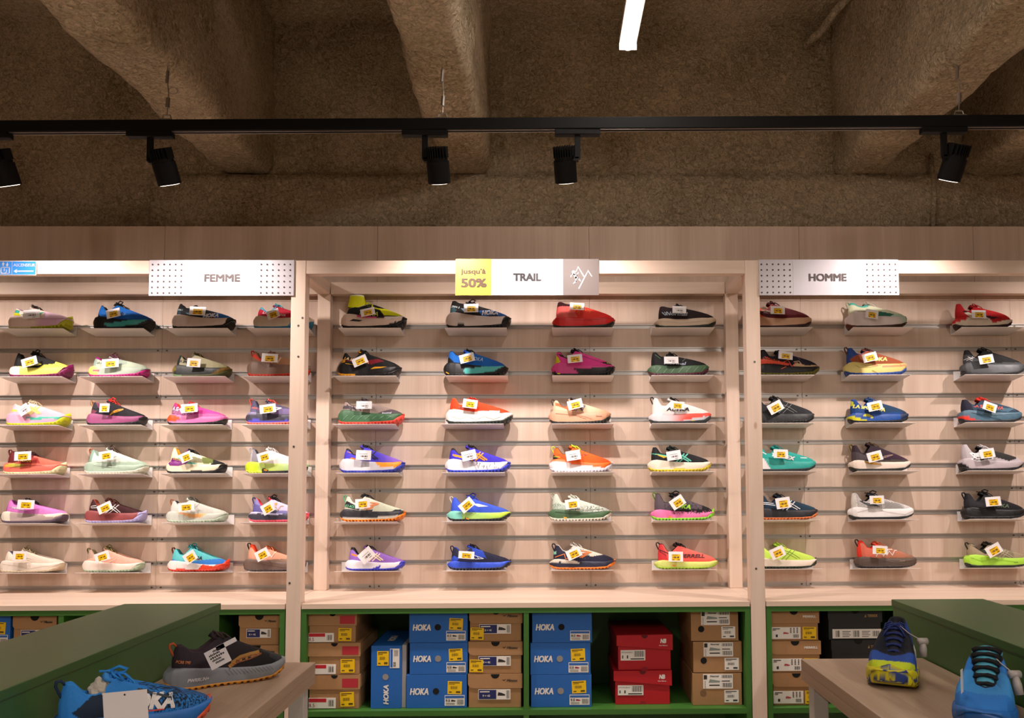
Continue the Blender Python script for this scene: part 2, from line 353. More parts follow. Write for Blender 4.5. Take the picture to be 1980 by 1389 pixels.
    if bow:
        kk = (uu*L, 0, (zz+.014)*L)
        mb.tube([((uu-.012)*L, -.012*L, (zz+.014)*L), ((uu+.012)*L, .012*L, (zz+.018)*L)], .014*L, 6)
        for sg in (-1, 1):
            mb.tube([kk, ((uu-.03)*L, sg*.035*L, (zz+.035)*L), ((uu-.02)*L, sg*.075*L, (zz+.02)*L), ((uu+.03)*L, sg*.085*L, (zz-.02)*L), ((uu+.02)*L, sg*.04*L, (zz+.008)*L), kk], .0075*L, 5)
            mb.tube([kk, ((uu+.05)*L, sg*.035*L, (zz+.012)*L), ((uu+.10)*L, sg*.075*L, (zz-.035)*L), ((uu+.12)*L, sg*.1*L, (zz-.09)*L)], .007*L, 5)
    if bow == 2:
        mb.tube([kk, ((uu-.02)*L, .0, (zz+.045)*L), ((uu+.02)*L, -.02*L, (zz+.062)*L), ((uu+.07)*L, -.03*L, (zz+.04)*L), ((uu+.05)*L, -.02*L, (zz+.02)*L), kk], .010*L, 5)
        mb.tube([kk, ((uu-.04)*L, .02*L, (zz+.035)*L), ((uu-.05)*L, .03*L, (zz+.03)*L), ((uu-.09)*L, .03*L, (zz+.035)*L)], .008*L, 5)
    if mb.v: col_mesh('laces', mb.v, mb.f, lace, FAB, root, True)
    if loop:
        mb = MB(); mb.tube([((uh+.02)*L, 0, (hc-.10)*L), ((uh-.005)*L, 0, (hc-.05)*L), ((uh-.022)*L, 0, (hc-.01)*L), ((uh-.018)*L, 0, (hc+.018)*L), ((uh+.008)*L, 0, (hc+.022)*L), ((uh+.035)*L, 0, (hc-.01)*L)], .010*L, 6, rz=None)
        for i, p in enumerate(mb.v): mb.v[i] = (p[0], p[1]*1.8, p[2])
        col_mesh('heel_loop', mb.v, mb.f, loop, FAB, root, True)
    if sock:
        q = np.linspace(0, 2*PI, 37)[:-1]; rr = []
        for t in np.linspace(0, 1, 9):
            cx = .235-.015*t; rx = .155-.045*t; ry = .07-.012*t; zz = .29+(sock[1]-.29)*t
            rr.append(np.stack([cx+rx*np.cos(q), ry*np.sin(q), zz-.03*(1-t)*np.cos(q)+.0*q], -1))
        rr.append(rr[-1]*np.array([1, .85, 1])+np.array([0, 0, .002])); rr.append(rr[-1]*np.array([1, .8, 1])-np.array([0, 0, .12]))
        R = np.stack(rr); C = paint(R[..., 0].ravel(), R[..., 2].ravel(), sock[0], [('p', [(-1, sock[1]-.012), (1, sock[1]-.012), (1, 1), (-1, 1)], 'F0ECE8')])
        grid_mesh('sock_collar', R, C, FAB, root, L)
    # logos and overlays lie on the surface
    if d:
        bvh = BVHTree.FromPolygons([Vector(p) for p in allv], allf)
        for kind, nm in (('f', 'overlay'), ('st', 'logo')):
            vs = []; fs = []; cc = []; lift = .0010 if kind == 'f' else .0017
            for q in [x for g in d for x in g]:
                if q[0] not in kind: continue
                ly = 10**9
                if q[0] == 's': v2, f2 = ribbon(q[1], q[2]); c = q[3]
                elif q[0] == 'f': v2, f2 = fillpoly(q[1]); c = q[2]
                else:
                    _, st, uu, vv, h, c, ro, wd, bold, shear = q; tv, tf, tw_ = text2d(st, bold, shear); ly = len(tv)//4 if bold > 0 else 10**9
                    sx = h if wd is None else wd/tw_; ca, sa = math.cos(math.radians(ro)), math.sin(math.radians(ro))
                    v2 = []
                    for p in tv:
                        a = (p[0]-tw_/2)*sx; b = (p[1]-.5)*h; v2.append((uu+a*ca-b*sa, vv+a*sa+b*ca))
                    f2 = tf
                for sd in ((-1, 1) if both else (-1,)):
                    idx = {}
                    for i, p in enumerate(v2):
                        h_ = bvh.ray_cast(Vector((p[0]*L, sd*1, p[1]*L)), Vector((0, -sd, 0)), 1.02)
                        if h_[0] is not None:
                            nn = h_[1]; nn = nn if nn.y*sd > 0 else -nn
                            idx[i] = len(vs); vs.append(h_[0]+(nn+Vector((0, sd, 0))).normalized()*(lift+.00014*(i//ly))); cc.append(c)
                    for f in f2:
                        if all(i in idx for i in f):
                            pp = [vs[idx[i]] for i in f]
                            if max(abs(a.y-b.y) for a in pp for b in pp) < .02: fs.append([idx[i] for i in f])
            if fs: col_mesh(nm, vs, fs, cc, PRT, root)
    if zs != (1., 0.):
        for ch in root.children:
            cv = np.empty(len(ch.data.vertices)*3, np.float32); ch.data.vertices.foreach_get('co', cv); zz_ = cv[2::3]; cv[2::3] = (zz_+zs[1]*L*np.clip(zz_/(.08*L), 0, 1))*zs[0]; ch.data.vertices.foreach_set('co', cv); ch.data.update()
    # price tag on a thread
    if tagp:
        px, py, ro, kind = tagp[:4]; cw = tagp[4] if len(tagp) > 4 else 31; ch = tagp[5] if len(tagp) > 5 else 17
        inv = (Matrix.Translation(Vector(loc)) @ Matrix.Rotation(rot[0], 4, 'X')).inverted()
        Yt = loc[1]-.050; S = 1600/Yt; c0 = at(px, py, Yt)
        t_ = empty('price_tag'); t_.parent = root; t_.matrix_parent_inverse = Matrix.Identity(4)
        t_.matrix_local = inv @ Matrix.Translation(c0) @ Matrix.Rotation(-math.radians(ro), 4, 'Y') @ Matrix.Rotation(math.radians(-8), 4, 'X')
        t_.matrix_local = inv @ Matrix.Translation(c0) @ Matrix.Rotation(math.radians(-ro), 4, 'Y') @ Matrix.Rotation(math.radians(-6), 4, 'X')
        hw, hh = cw/2/S, ch/2/S
        mb = MB(); mb.box(-hw, hw, -.0004, .0004, -hh, hh); mb.build('card', mat('F3F0F2', .4), t_)
        mb = MB(); mb.tube([(0, 0, hh*.86), (0, .008, hh*1.1), (.01, .03, hh*.9)], .0005, 4); mb.build('thread', mat('DDD8D0', .5), t_)
        mb = MB()
        if kind == 'y':
            MB().box(-hw*.55, hw*.6, -.0010, -.0004, -hh*.8, hh*.45).build('sticker', mat('F7C600', .45), t_)
            for k in range(7): mb.box(-hw*.45+k*hw*.14, -hw*.45+k*hw*.14+hw*(.05+.05*(k % 3)), -.0012, -.001, -hh*.35, hh*.02)
            mb.box(-hw*.5, -hw*.2, -.0012, -.001, -hh*.7, -hh*.55); mb.box(hw*.2, hw*.55, -.0012, -.001, -hh*.7, -hh*.55); mb.box(-hw*.5, hw*.3, -.0012, -.001, hh*.25, hh*.35)
            mb.build('print', mat('6A4A10', .5), t_)
        elif kind == 'w':
            for k in range(8): mb.box(-hw*.4+k*hw*.12, -hw*.4+k*hw*.12+hw*(.04+.04*(k % 3)), -.0008, -.0004, -hh*.42, -hh*.08)
            mb.box(-hw*.6, hw*.5, -.0008, -.0004, hh*.2, hh*.26); mb.box(hw*.1, hw*.5, -.0008, -.0004, -hh*.75, -hh*.65)
            mb.build('print', mat('5A4A48', .5), t_)
    return root
# ------------------------------------------------------------ room
def ztop(v, Y, x=1000): return at(x, v, Y).z
def rough(name, a, b_, scale=1.):
    M = bpy.data.materials.new(name); M.use_nodes = True; n = M.node_tree; b = n.nodes['Principled BSDF']; L = n.links
    tc = n.nodes.new('ShaderNodeTexCoord')
    n1 = n.nodes.new('ShaderNodeTexNoise'); n1.inputs['Scale'].default_value = 52*scale; n1.inputs['Detail'].default_value = 5; n1.inputs['Roughness'].default_value = .65; n1.inputs['Distortion'].default_value = 1.2; L.new(tc.outputs['Object'], n1.inputs['Vector'])
    n2 = n.nodes.new('ShaderNodeTexNoise'); n2.inputs['Scale'].default_value = 2.3; n2.inputs['Detail'].default_value = 3; L.new(tc.outputs['Object'], n2.inputs['Vector'])
    ad = n.nodes.new('ShaderNodeMath'); ad.operation = 'MULTIPLY_ADD'; ad.inputs[1].default_value = .6; L.new(n2.outputs['Fac'], ad.inputs[0]); L.new(n1.outputs['Fac'], ad.inputs[2])
    r = n.nodes.new('ShaderNodeMapRange'); r.inputs['From Min'].default_value = .55; r.inputs['From Max'].default_value = .95; L.new(ad.outputs[0], r.inputs['Value'])
    mx = n.nodes.new('ShaderNodeMix'); mx.data_type = 'RGBA'; mx.inputs[6].default_value = (*lin(a), 1); mx.inputs[7].default_value = (*lin(b_), 1); L.new(r.outputs[0], mx.inputs[0]); L.new(mx.outputs[2], b.inputs['Base Color'])
    bp = n.nodes.new('ShaderNodeBump'); bp.inputs['Strength'].default_value = 1.; bp.inputs['Distance'].default_value = .03; L.new(n1.outputs['Fac'], bp.inputs['Height']); L.new(bp.outputs[0], b.inputs['Normal'])
    b.inputs['Roughness'].default_value = .95; b.inputs['Specular IOR Level'].default_value = .1
    return M
SPRAY = rough('sprayed_concrete', '94805F', 'F0DCBC')
from mathutils import noise
def lumpy(x0, x1, y0, y1, z0, z1, name, step=.045, amp=.022, faces='all', taper=0., rnd=.05):
    """closed box of sprayed plaster with rounded, uneven skin"""
    bm = bmesh.new()
    nx = max(2, int((x1-x0)/step)); ny = max(2, int((y1-y0)/step)); nz = max(2, int((z1-z0)/step))
    V = {}
    def vert(i, j, k):
        if (i, j, k) not in V: V[(i, j, k)] = bm.verts.new((x0+(x1-x0)*i/nx, y0+(y1-y0)*j/ny, z0+(z1-z0)*k/nz))
        return V[(i, j, k)]
    for i in range(nx):
        for j in range(ny):
            for k, fl in ((0, 1), (nz, 0)):
                q = [vert(i, j, k), vert(i+1, j, k), vert(i+1, j+1, k), vert(i, j+1, k)]; bm.faces.new(q[::-1] if fl else q)
    for i in range(nx):
        for k in range(nz):
            for j, fl in ((0, 0), (ny, 1)):
                q = [vert(i, j, k), vert(i+1, j, k), vert(i+1, j, k+1), vert(i, j, k+1)]; bm.faces.new(q[::-1] if fl else q)
    for j in range(ny):
        for k in range(nz):
            for i, fl in ((0, 1), (nx, 0)):
                q = [vert(i, j, k), vert(i, j+1, k), vert(i, j+1, k+1), vert(i, j, k+1)]; bm.faces.new(q[::-1] if fl else q)
    bm.normal_update(); nrm = {v: v.normal.copy() for v in bm.verts}
    for v in bm.verts:
        p = v.co.copy()
        if rnd:   # round the long edges
            cx = min(max(p.x, x0+rnd), x1-rnd); cz = min(max(p.z, z0+rnd), z1+9)
            dx, dz = p.x-cx, p.z-cz
            if abs(dx) > 1e-6 and abs(dz) > 1e-6:
                l = math.hypot(dx, dz); m_ = max(abs(dx), abs(dz)); v.co.x = cx+dx*m_/l; v.co.z = cz+dz*m_/l
        a = noise.noise(p*3.1)*amp*1.1+noise.noise(p*11)*amp*.45+noise.noise(p*27)*amp*.3
        v.co += nrm[v]*a
        if taper and p.z > z0: pass
    me = bpy.data.meshes.new(name); bm.to_mesh(me); bm.free(); me.materials.append(SPRAY)
    me.polygons.foreach_set('use_smooth', [True]*len(me.polygons))
    o = bpy.data.objects.new(name, me); COL.objects.link(o); tag(o, kind='structure'); return o
X0, X1 = -3.6, 3.4
ZB = ztop(340, YU); ZC = ztop(48, YU, 1300)
tag(MB().box(X0, X1, -4, YU+.3, -.1, 0).build('floor', mat('D2C2B0', .35)), kind='structure')
lumpy(X0, X1, YU, YU+.12, .9, ZC+.1, 'wall_back', .05, .014, rnd=0)
xs = at(298, 400, YU).x
lumpy(xs, X1-.02, YU-.045, YU+.02, 1.6, ZB-.01, 'trim_1', .04, .010, rnd=.0)
lumpy(X0, X1, -1.5, YU+.12, ZC, ZC+.14, 'ceiling', .09, .03, rnd=0)
tag(MB().box(X0, X1, -4, -1.5, ZC, ZC+.14).build('ceiling', mat('8C7048', .9)), kind='structure')
bx = [(at(425, 342, YU).x, at(527, 342, YU).x), (at(858, 342, YU).x, at(948, 342, YU).x), (at(1612, 342, YU).x, at(1708, 342, YU).x), (at(1862, 342, YU).x, at(1965, 342, YU).x)]
for i, (a, b) in enumerate(bx):
    lumpy(a, b, -1.5, YU+.02, ZB, ZC+.05, 'trim_%d' % (i+2), .034, .022, rnd=.045)
tag(MB().box(X0-.1, X0, -4, YU+.3, 0, ZC+.1).build('wall_left', mat('A48C72', .8)), kind='structure')
tag(MB().box(X1, X1+.1, -4, YU+.3, 0, ZC+.1).build('wall_right', mat('A48C72', .8)), kind='structure')
# conduits on the rough wall
p0, p1 = at(1799, 300, YU-.03), at(1800, 430, YU-.07)
mb = MB(); mb.tube([p0, (p0.x+.004, YU-.05, p0.z-.2), (p1.x, YU-.06, p1.z-.2)], .013, 8)
tag(mb.build('conduit_pipe', SPRAY, smooth=True), 'thin vertical pipe on the rough wall below the right rib', 'pipe')
q0, q1 = at(1556, 88, YU-.03), atz(1640, -6, ZC-.02)
mb = MB(); mb.tube([q0, q0.lerp(q1, .35)+Vector((.01, 0, -.01)), q0.lerp(q1, .7), q1, q1+(q1-q0)*.6], .02, 8)
tag(mb.build('ceiling_cable', SPRAY, smooth=True), 'plaster-coated cable running along the ceiling beside the right rib', 'cable')
# ------------------------------------------------------------ slatwall panels
ZR1 = CZ+.659; DZ = (.659+.4937)/11
RAIL = [ZR1-i*DZ for i in range(12)]
xj = at(1141, 811, YW).x; PWD = at(1141+411.5, 811, YW).x-xj
wallcap = at(990, 583, YW).z; slat_lab = ['behind the pink shoes at far left', 'behind the left post', 'left half of the centre bay', 'right half of the centre bay', 'left part of the right bay', 'at far right']
SCR = None
def screw(par, x, y, z_):
    global SCR
    if SCR is None: q = MB(); q.tube([(0, 0, 0), (0, .003, 0)], .0045, 8); SCR = q.build('screw', mat('6B655E', .4, .8)); o = SCR
    else: o = SCR.copy(); COL.objects.link(o)
    o.parent = par; o.location = (x, y, z_)
for k in range(-3, 3):
    a = xj+k*PWD; b = a+PWD
    t = empty('slatwall_panel', (a, YW, 0)); tag(t, 'pale wood slatwall panel with metal grooves, '+slat_lab[k+3], 'wall panel', 'slatwall panels')
    mb = MB(); zt_ = wallcap
    for z_ in RAIL+[CZ-.56]:
        zb_ = z_+.010 if z_ in RAIL else z_
        mb.box(.0004, PWD-.0004, 0, .018, zb_, zt_); zt_ = z_-.010
    mb.build('boards', SLAT, t)
    MB().box(0, PWD, .019, .03, CZ-.56, wallcap).build('backing', mat('8A7460', .7), t)
    for z_ in RAIL:
        r = MB(); r.box(.001, PWD-.001, .0005, .004, z_+.006, z_+.0105); r.box(.001, PWD-.001, -.0015, .004, z_-.0105, z_-.0045)
        r.box(.001, PWD-.001, .006, .0085, z_-.0105, z_+.0105); r.box(.001, PWD-.001, .004, .0085, z_+.0085, z_+.0105); r.box(.001, PWD-.001, .004, .0085, z_-.0105, z_-.0085)
        ro = r.build('rail', ALU, t)
        for xx in (.02, PWD-.02): screw(ro, xx, .004, z_-.001)
# ------------------------------------------------------------ timber frame
PW = .057
tf = empty('timber_frame', (at(990, 1170, YF).x, YF, 0)); tag(tf, 'pale pine display frame with square posts and double top beams', 'frame')
def fpart(name, x0, x1, y0, y1, z0, z1, mt_):
    o = MB().box(x0, x1, y0, y1, z0, z1, bev=.002).build(name, mt_, tf); o.location = -tf.location; return o
XL, XR = -.991, .820; ZT = CZ+.8507; ZBm = ZT-.054; ZCT = CZ-.5038
for X in (XL, XR):
    fpart('front_post', X-PW/2, X+PW/2, YF, YF+.055, 0, ZT, PINEZ)
    fpart('back_post', X-PW/2, X+PW/2, YB-.0, YW-.003, ZCT, ZBm+.002, PINEZ)
    fpart('side_beam', X-PW/2+.002, X+PW/2-.002, YF+.055, YB, ZBm, ZT-.002, PINEY)
for a, b in ((X0, XL-PW/2), (XL+PW/2, XR-PW/2), (XR+PW/2, X1-.1)):
    fpart('front_beam', a, b, YF+.002, YF+.047, ZBm, ZT, PINEX)
for a, b in ((X0, XL-PW/2), (XL+PW/2, XR-PW/2), (XR+PW/2, X1-.1)):
    fpart('back_beam', a, b, YB, YW-.003, ZBm, ZT, PINEX)
for px, py in ((585, 615), (577, 630), (577, 690), (568, 864), (560, 1128), (1459, 700), (1462, 1100)):
    p = at(px, py, YF)-tf.location; screw(tf, p.x, p.y-.001, p.z)
# fascia boards
ft = ztop(438, YW); fj = [xj+k*PWD for k in (-3, -2, -1, 0, 1)]+[at(1882, 470, YW).x]; fj = [X0+.01]+fj[1:]+[X1-.1]
fa = empty('fascia', (0, YW, wallcap)); tag(fa, 'long beige wood fascia above the shoe wall', 'fascia')
for i in range(len(fj)-1):
    MB().box(fj[i]+.0008, fj[i+1]-.0008, .0, .018, .0015, ft-wallcap).build('board', FASC, fa)
MB().box(fj[0], fj[-1], 0.019, .16, ft-wallcap-.03, ft-wallcap-.012).build('top_panel', FASC, fa)
# counters and cabinets
zc2 = CZ-.5038; XLl, XLr, XRl, XRr = XL-PW/2-.004, XL+PW/2+.003, XR-PW/2-.004, XR+PW/2+.003
def slab(x0, x1, ex, lab):
    mb = MB(); mb.box(x0, x1, YF, YW-.001, zc2-.019, zc2)
    if ex: fpart('joint_strip', ex[0], ex[1], YF+.058, YW-.001, zc2-.019, zc2-.0002, CNT)
    tag(mb.build('counter_top', CNT), lab, 'counter', 'counter tops')
slab(X0+.02, XLl, (XLl+.001, XLr), 'long pale wood counter top in the left bay, beside the left post'); slab(XLr-.0+.001, XRl-.001, None, 'pale wood counter top in the centre bay, over the blue boxes')
slab(XRr, X1-.12, (XRl, XRr-.001), 'pale wood counter top in the right bay, beside the right post')
def cabinet(x0, x1, divs, lab):
    t = empty('shelf_cabinet', (x0, YF, 0)); tag(t, lab, 'cabinet', 'green shelf cabinets')
    z1 = zc2-.0195; W_ = x1-x0; y0, y1 = .003, .42; th = .020; zs = [ztop(1374, YF, 1000)-th, .10]
    def p(name, *b): return MB().box(*b).build(name, GREEN, t)
    p('side_panel', 0, th, y0, y1, 0, z1); p('side_panel', W_-th, W_, y0, y1, 0, z1)
    p('top_panel', th, W_-th, y0, y1, z1-th*1.0, z1); p('back_panel', th, W_-th, y1-.01, y1, .05, z1-th)
    for z_ in zs: p('shelf', th, W_-th, y0, y1-.01, z_, z_+th)
    e = [th]+[d-x0 for d in divs]+[W_-th]
    for d in divs:
        p('divider', d-x0-th/2, d-x0+th/2, y0+.001, y1-.01, zs[0]+th, z1-th); p('divider', d-x0-th/2, d-x0+th/2, y0+.001, y1-.01, zs[1]+th, zs[0])
    return zs[0]+th
xd = lambda px: at(px, 1280, YF).x
ZS = cabinet(XLr-.001, XRl+.001, [xd(1017.5)], 'green open cabinet below the centre counter, full of shoe boxes')
cabinet(X0+.05, XLl, [xd(114)-.9, xd(114), xd(420)-.02], 'green open cabinet below the left counter, behind the left green display'); cabinet(XRr, X1-.15, [xd(1800), xd(1800)+.85], 'green open cabinet below the right counter, holding brown and black boxes')
# ------------------------------------------------------------ signs
def sign(px0, px1, py0, py1, label, rows):
    a = at(px0, py0, YF-.006); b = at(px1, py1, YF-.006); t = empty('sign', (a.x, YF-.006, b.z)); tag(t, label, 'sign')
    return t, b.x-a.x, a.z-b.z
WH = mat('BCB8BE', .35); GREY = mat('544A46', .6); YEL = mat('BDB92C', .4)
def holes(t, x0, z0, nx=6, nz=6, st=.0229, sz=.0229):
    h = MB()
    for i in range(nx):
        for j in range(nz):
            c = MB(); c.tube([(x0+i*st, -.0012, z0+j*sz), (x0+i*st, -.0002, z0+j*sz)], .0034, 10); h.add(c.v, c.f)
    h.build('perforation', mat('4A3834', .8), t)
INK = mat('3E3230', .6)
t, W_, H_ = sign(289, 568, 503, 572, 'white perforated sign reading FEMME', 0)
MB().box(0, W_, 0, .004, 0, H_, bev=.001).build('panel', WH, t); holes(t, .013, .011); holes(t, W_*.757+.009, .011)
MB().box(W_*.755, W_*.757, -.0006, .0002, 0, H_).build('seam', mat('B8B0B0', .5), t)
text_on(MB(), 'FEMME', (W_*.505, -.0012, H_*.5), (1, 0, 0), (0, 0, 1), .029, .141, .04).build('lettering', INK, t)
t, W_, H_ = sign(1467, 1739, 502, 571, 'white perforated sign reading HOMME', 0)
MB().box(0, W_, 0, .004, 0, H_, bev=.001).build('panel', WH, t); holes(t, .010, .011); holes(t, W_*.757+.009, .011)
MB().box(W_*.242, W_*.244, -.0006, .0002, 0, H_).build('seam', mat('B8B0B0', .5), t)
text_on(MB(), 'HOMME', (W_*.49, -.0012, H_*.5), (1, 0, 0), (0, 0, 1), .029, .152, .04).build('lettering', INK, t)
t, W_, H_ = sign(881, 1158, 501, 571, 'white sign reading TRAIL between a yellow discount panel and a grey climber panel', 0)
MB().box(0, W_, 0, .004, 0, H_, bev=.0008).build('panel', WH, t); MB().box(0, W_*.25, -.0012, .0, 0, H_).build('discount_panel', YEL, t); MB().box(W_*.75, W_, -.0012, 0, 0, H_).build('climber_panel', GREY, t)
DK = mat('4A3018', .6)
mb = MB(); text_on(mb, "jusqu'à", (W_*.125, -.0022, H_*.66), (1, 0, 0), (0, 0, 1), .019, .10, .045); mb.build('lettering', DK, t)
mb = MB(); text_on(mb, '50%', (W_*.128, -.0022, H_*.34), (1, 0, 0), (0, 0, 1), .034, .103, .05); mb.build('lettering', DK, t)
text_on(MB(), 'TRAIL', (W_*.50, -.0012, H_*.5), (1, 0, 0), (0, 0, 1), .029, .112, .05).build('lettering', mat('1D1A1C', .6), t)
def seg(mb, pts, w):
    v2, f2 = ribbon([(p[0], p[1]) for p in pts], w)
    mb.add([(x, -.0024, z) for x, z in v2], f2)
    for p in pts: mb.add([(p[0]+math.cos(a*PI/6)*w/2, -.0024, p[1]+math.sin(a*PI/6)*w/2) for a in range(12)], [tuple(range(12))])
g = MB(); ox, oz, u_ = W_*.75+.002, .004, .00098*1.0   # in sign pixels of the close-up (235 wide)
def gp(x, y): return (ox+(x-303)*.000605, H_-.002-(y-242)*.000605)
seg(g, [gp(385, 325), gp(400, 293), gp(440, 362)], .0042); seg(g, [gp(404, 436), gp(465, 318), gp(489, 356)], .0042)
seg(g, [gp(373, 342), gp(384, 364)], .0085); seg(g, [gp(370, 340), gp(355, 344), (gp(352, 358))], .0045); seg(g, [gp(378, 344), gp(392, 346), gp(400, 332)], .0045)
seg(g, [gp(384, 366), gp(400, 368), gp(413, 386)], .0052); seg(g, [gp(382, 370), gp(385, 388), gp(371, 402)], .0052)
c = gp(369, 327); g.add([(c[0]+math.cos(a*PI/8)*.0066, -.0024, c[1]+math.sin(a*PI/8)*.0066) for a in range(16)], [tuple(range(16))])
g.build('climber_symbol', WH, t)
t, W_, H_ = sign(-2, 70, 504.5, 532.5, 'small blue lift sign reading ASCENSEUR with an arrow', 0)
MB().box(0, W_, 0, .003, 0, H_, bev=.0008).build('panel', WH, t); bl = mat('2E7FD0', .4)
MB().box(.003, W_*.35, -.0008, 0, .003, H_-.003).build('symbol_panel', bl, t); MB().box(W_*.36, W_-.003, -.0008, 0, .003, H_-.003).build('text_panel', bl, t)
text_on(MB(), 'ASCENSEUR', (W_*.68, -.0014, H_*.70), (1, 0, 0), (0, 0, 1), .0115, .085, .015).build('lettering', WH, t)
g = MB(); g.box(W_*.44, W_*.93, -.0014, -.0009, H_*.28-.0022, H_*.28+.0022); g.add([(W_*.40, -.0013, H_*.28), (W_*.50, -.0013, H_*.28-.009), (W_*.47, -.0013, H_*.28), (W_*.50, -.0013, H_*.28+.009)], [(0, 1, 2, 3)])
for xx, s_ in ((W_*.12, 1), (W_*.23, -1)):
    g.box(xx-.0018, xx+.0018, -.0014, -.0009, H_*.62, H_*.88); g.add([(xx-.006, -.0013, H_*(.75)), (xx+.006, -.0013, H_*(.75)), (xx, -.0013, H_*(.75+.17*s_))], [(0, 1, 2)])
for r_ in ((.06, .30, .52, .56), (.06, .30, .10, .14), (.06, .08, .10, .56), (.28, .30, .10, .56)): g.box(W_*r_[0], W_*r_[1], -.0014, -.0009, H_*r_[2], H_*r_[3])
v2, f2 = ribbon([(W_*.14+.012*math.cos(a), H_*.30+.010*math.sin(a)) for a in [PI*.9+i*.5 for i in range(9)]], .003); g.add([(x, -.0013, z) for x, z in v2], f2); g.box(W_*.145, W_*.165, -.0014, -.0009, H_*.28, H_*.48)
g.build('symbol', WH, t)
# ------------------------------------------------------------ track and spotlights
ZTK = CZ+1.233
pa, pb = atz(0, 258, ZTK-.02), atz(1980, 247, ZTK-.02); dr = (pb-pa).normalized()
def ty(x): return pa.y+(pb.y-pa.y)*(x-pa.x)/(pb.x-pa.x)
tk = empty('light_track', (0, ty(0), ZTK)); tk.rotation_euler = (0, 0, math.atan2(pb.y-pa.y, pb.x-pa.x)); tag(tk, 'long black lighting track hung below the concrete ribs', 'light track')
MB().box(-3.2, 3.0, -.018, .018, -.020, .020, bev=.001).build('channel', BLACK, tk); MB().box(-3.2, 3.0, -.012, -.006, -.0225, -.0195).build('conductor', mat('8A8580', .3, .9), tk); MB().box(-3.2, 3.0, .006, .012, -.0225, -.0195).build('conductor', mat('8A8580', .3, .9), tk)
def hook(px, lab):
    x = at(px, 240, ty(0)).x; y = ty(x); g = empty('suspension_wire', (x, y, ZTK+.02)); tag(g, lab, 'wire', 'track suspension wires')
    st = mat('9C948A', .35, .8); h = ZB-(ZTK+.02)+.03
    m_ = MB(); m_.tube([(0, 0, .02), (.004, 0, h*.45), (-.003, 0, h*.75), (0, 0, h)], .0016, 6); m_.build('wire', st, g)
    m_ = MB(); m_.tube([(.001, 0, .05), (.003, 0, .085)], .0075, 8); m_.build('gripper', st, g); m_ = MB(); m_.tube([(-.003, 0, h*.62), (0, 0, h*.82)], .006, 8); m_.build('gripper', st, g)
    m_ = MB(); m_.box(-.022, .022, -.012, .012, 0, .006); m_.tube([(-.018, 0, .004), (-.012, 0, .022), (.012, 0, .022), (.018, 0, .004)], .003, 6); m_.build('bracket', st, g)
    m_ = MB(); m_.tube([(.002+.018+.016*math.cos(a), 0, h*.5+.012*math.sin(a)) for a in [i*.5 for i in range(14)]], .0012, 5); m_.build('wire_loop', st, g)
hook(316, 'steel suspension wire of the track, below the left rib'); hook(855, 'steel suspension wire of the track, below the centre rib'); hook(1848, 'steel suspension wire of the track, below the right rib')
def head(px, tgt, side, lab, en=70, real=True):
    """cylindrical spotlight with cooling fins; px = its centre in the photo"""
    x = at(px, 320, 2.93).x; y = ty(x); p = Vector((x, y+.022, ZTK-.140)); g = empty('spotlight', (x, y, ZTK-.02)); tag(g, lab, 'spotlight', 'black track spotlights')
    q = p-g.location; d_ = (Vector(tgt)-p).normalized()
    ax = -side*.044
    MB().box(ax-.08, ax+.08, -.016, .016, -.020, .0, bev=.002).build('adapter', BLACK, g)
    m_ = MB(); m_.box(ax-.010, ax+.010, -.006, .006, -.105, -.018, bev=.001); m_.box(min(ax, -side*.03)-.004, max(ax, -side*.03)+.004, -.006, .010, -.112, -.098); m_.build('bracket_arm', BLACK, g)
    z = Vector((0, 0, 1)); R = (-d_).to_track_quat('Z', 'Y').to_matrix().to_4x4(); Mx = Matrix.Translation(q) @ R
    r = .040
    m_ = MB(); m_.tube([(0, 0, -.058), (0, 0, .018)], r, 28); m_.xf(Mx); m_.build('body', BLACK, g, smooth=False)
    m_ = MB(); m_.tube([(0, 0, .018), (0, 0, .032)], r*.9, 20)
    for k in range(-4, 5):
        xx = k*.0088; hw = math.sqrt(max(0, (r*.98)**2-xx*xx)); m_.box(xx-.0016, xx+.0016, -hw, hw, .028, .066)
    m_.xf(Mx); m_.build('heat_sink', BLACK, g)
    m_ = MB(); m_.tube([(0, 0, -.0595), (0, 0, -.0585)], r*.82, 24); m_.xf(Mx); m_.build('lens', mat('FFE9D8', .4, 0, 0, .5, 6.0), g)
    spot(p+d_*.064, tgt, en, 118, 1.0, WARM, .014)
for px, tx, sd, lab in ((12, -1.75, 1, 'black track spotlight cut by the left photo edge'), (325, -1.15, 1, 'black track spotlight below the left rib'), (850, -.33, 1, 'black track spotlight in front of the centre rib'), (1092, .20, -1, 'black track spotlight right of the centre rib, tilted left'), (1825, 1.20, 1, 'black track spotlight in front of the right rib, tilted')):
    head(px, (tx, YW, .95), sd, lab, 50)
spot((2.35, 2.99, 2.47), (2.3, YW, .95), 50, 118, 1.0, WARM, .014); spot((-2.55, 2.99, 2.47), (-2.5, YW, .95), 50, 118, 1.0, WARM, .014)
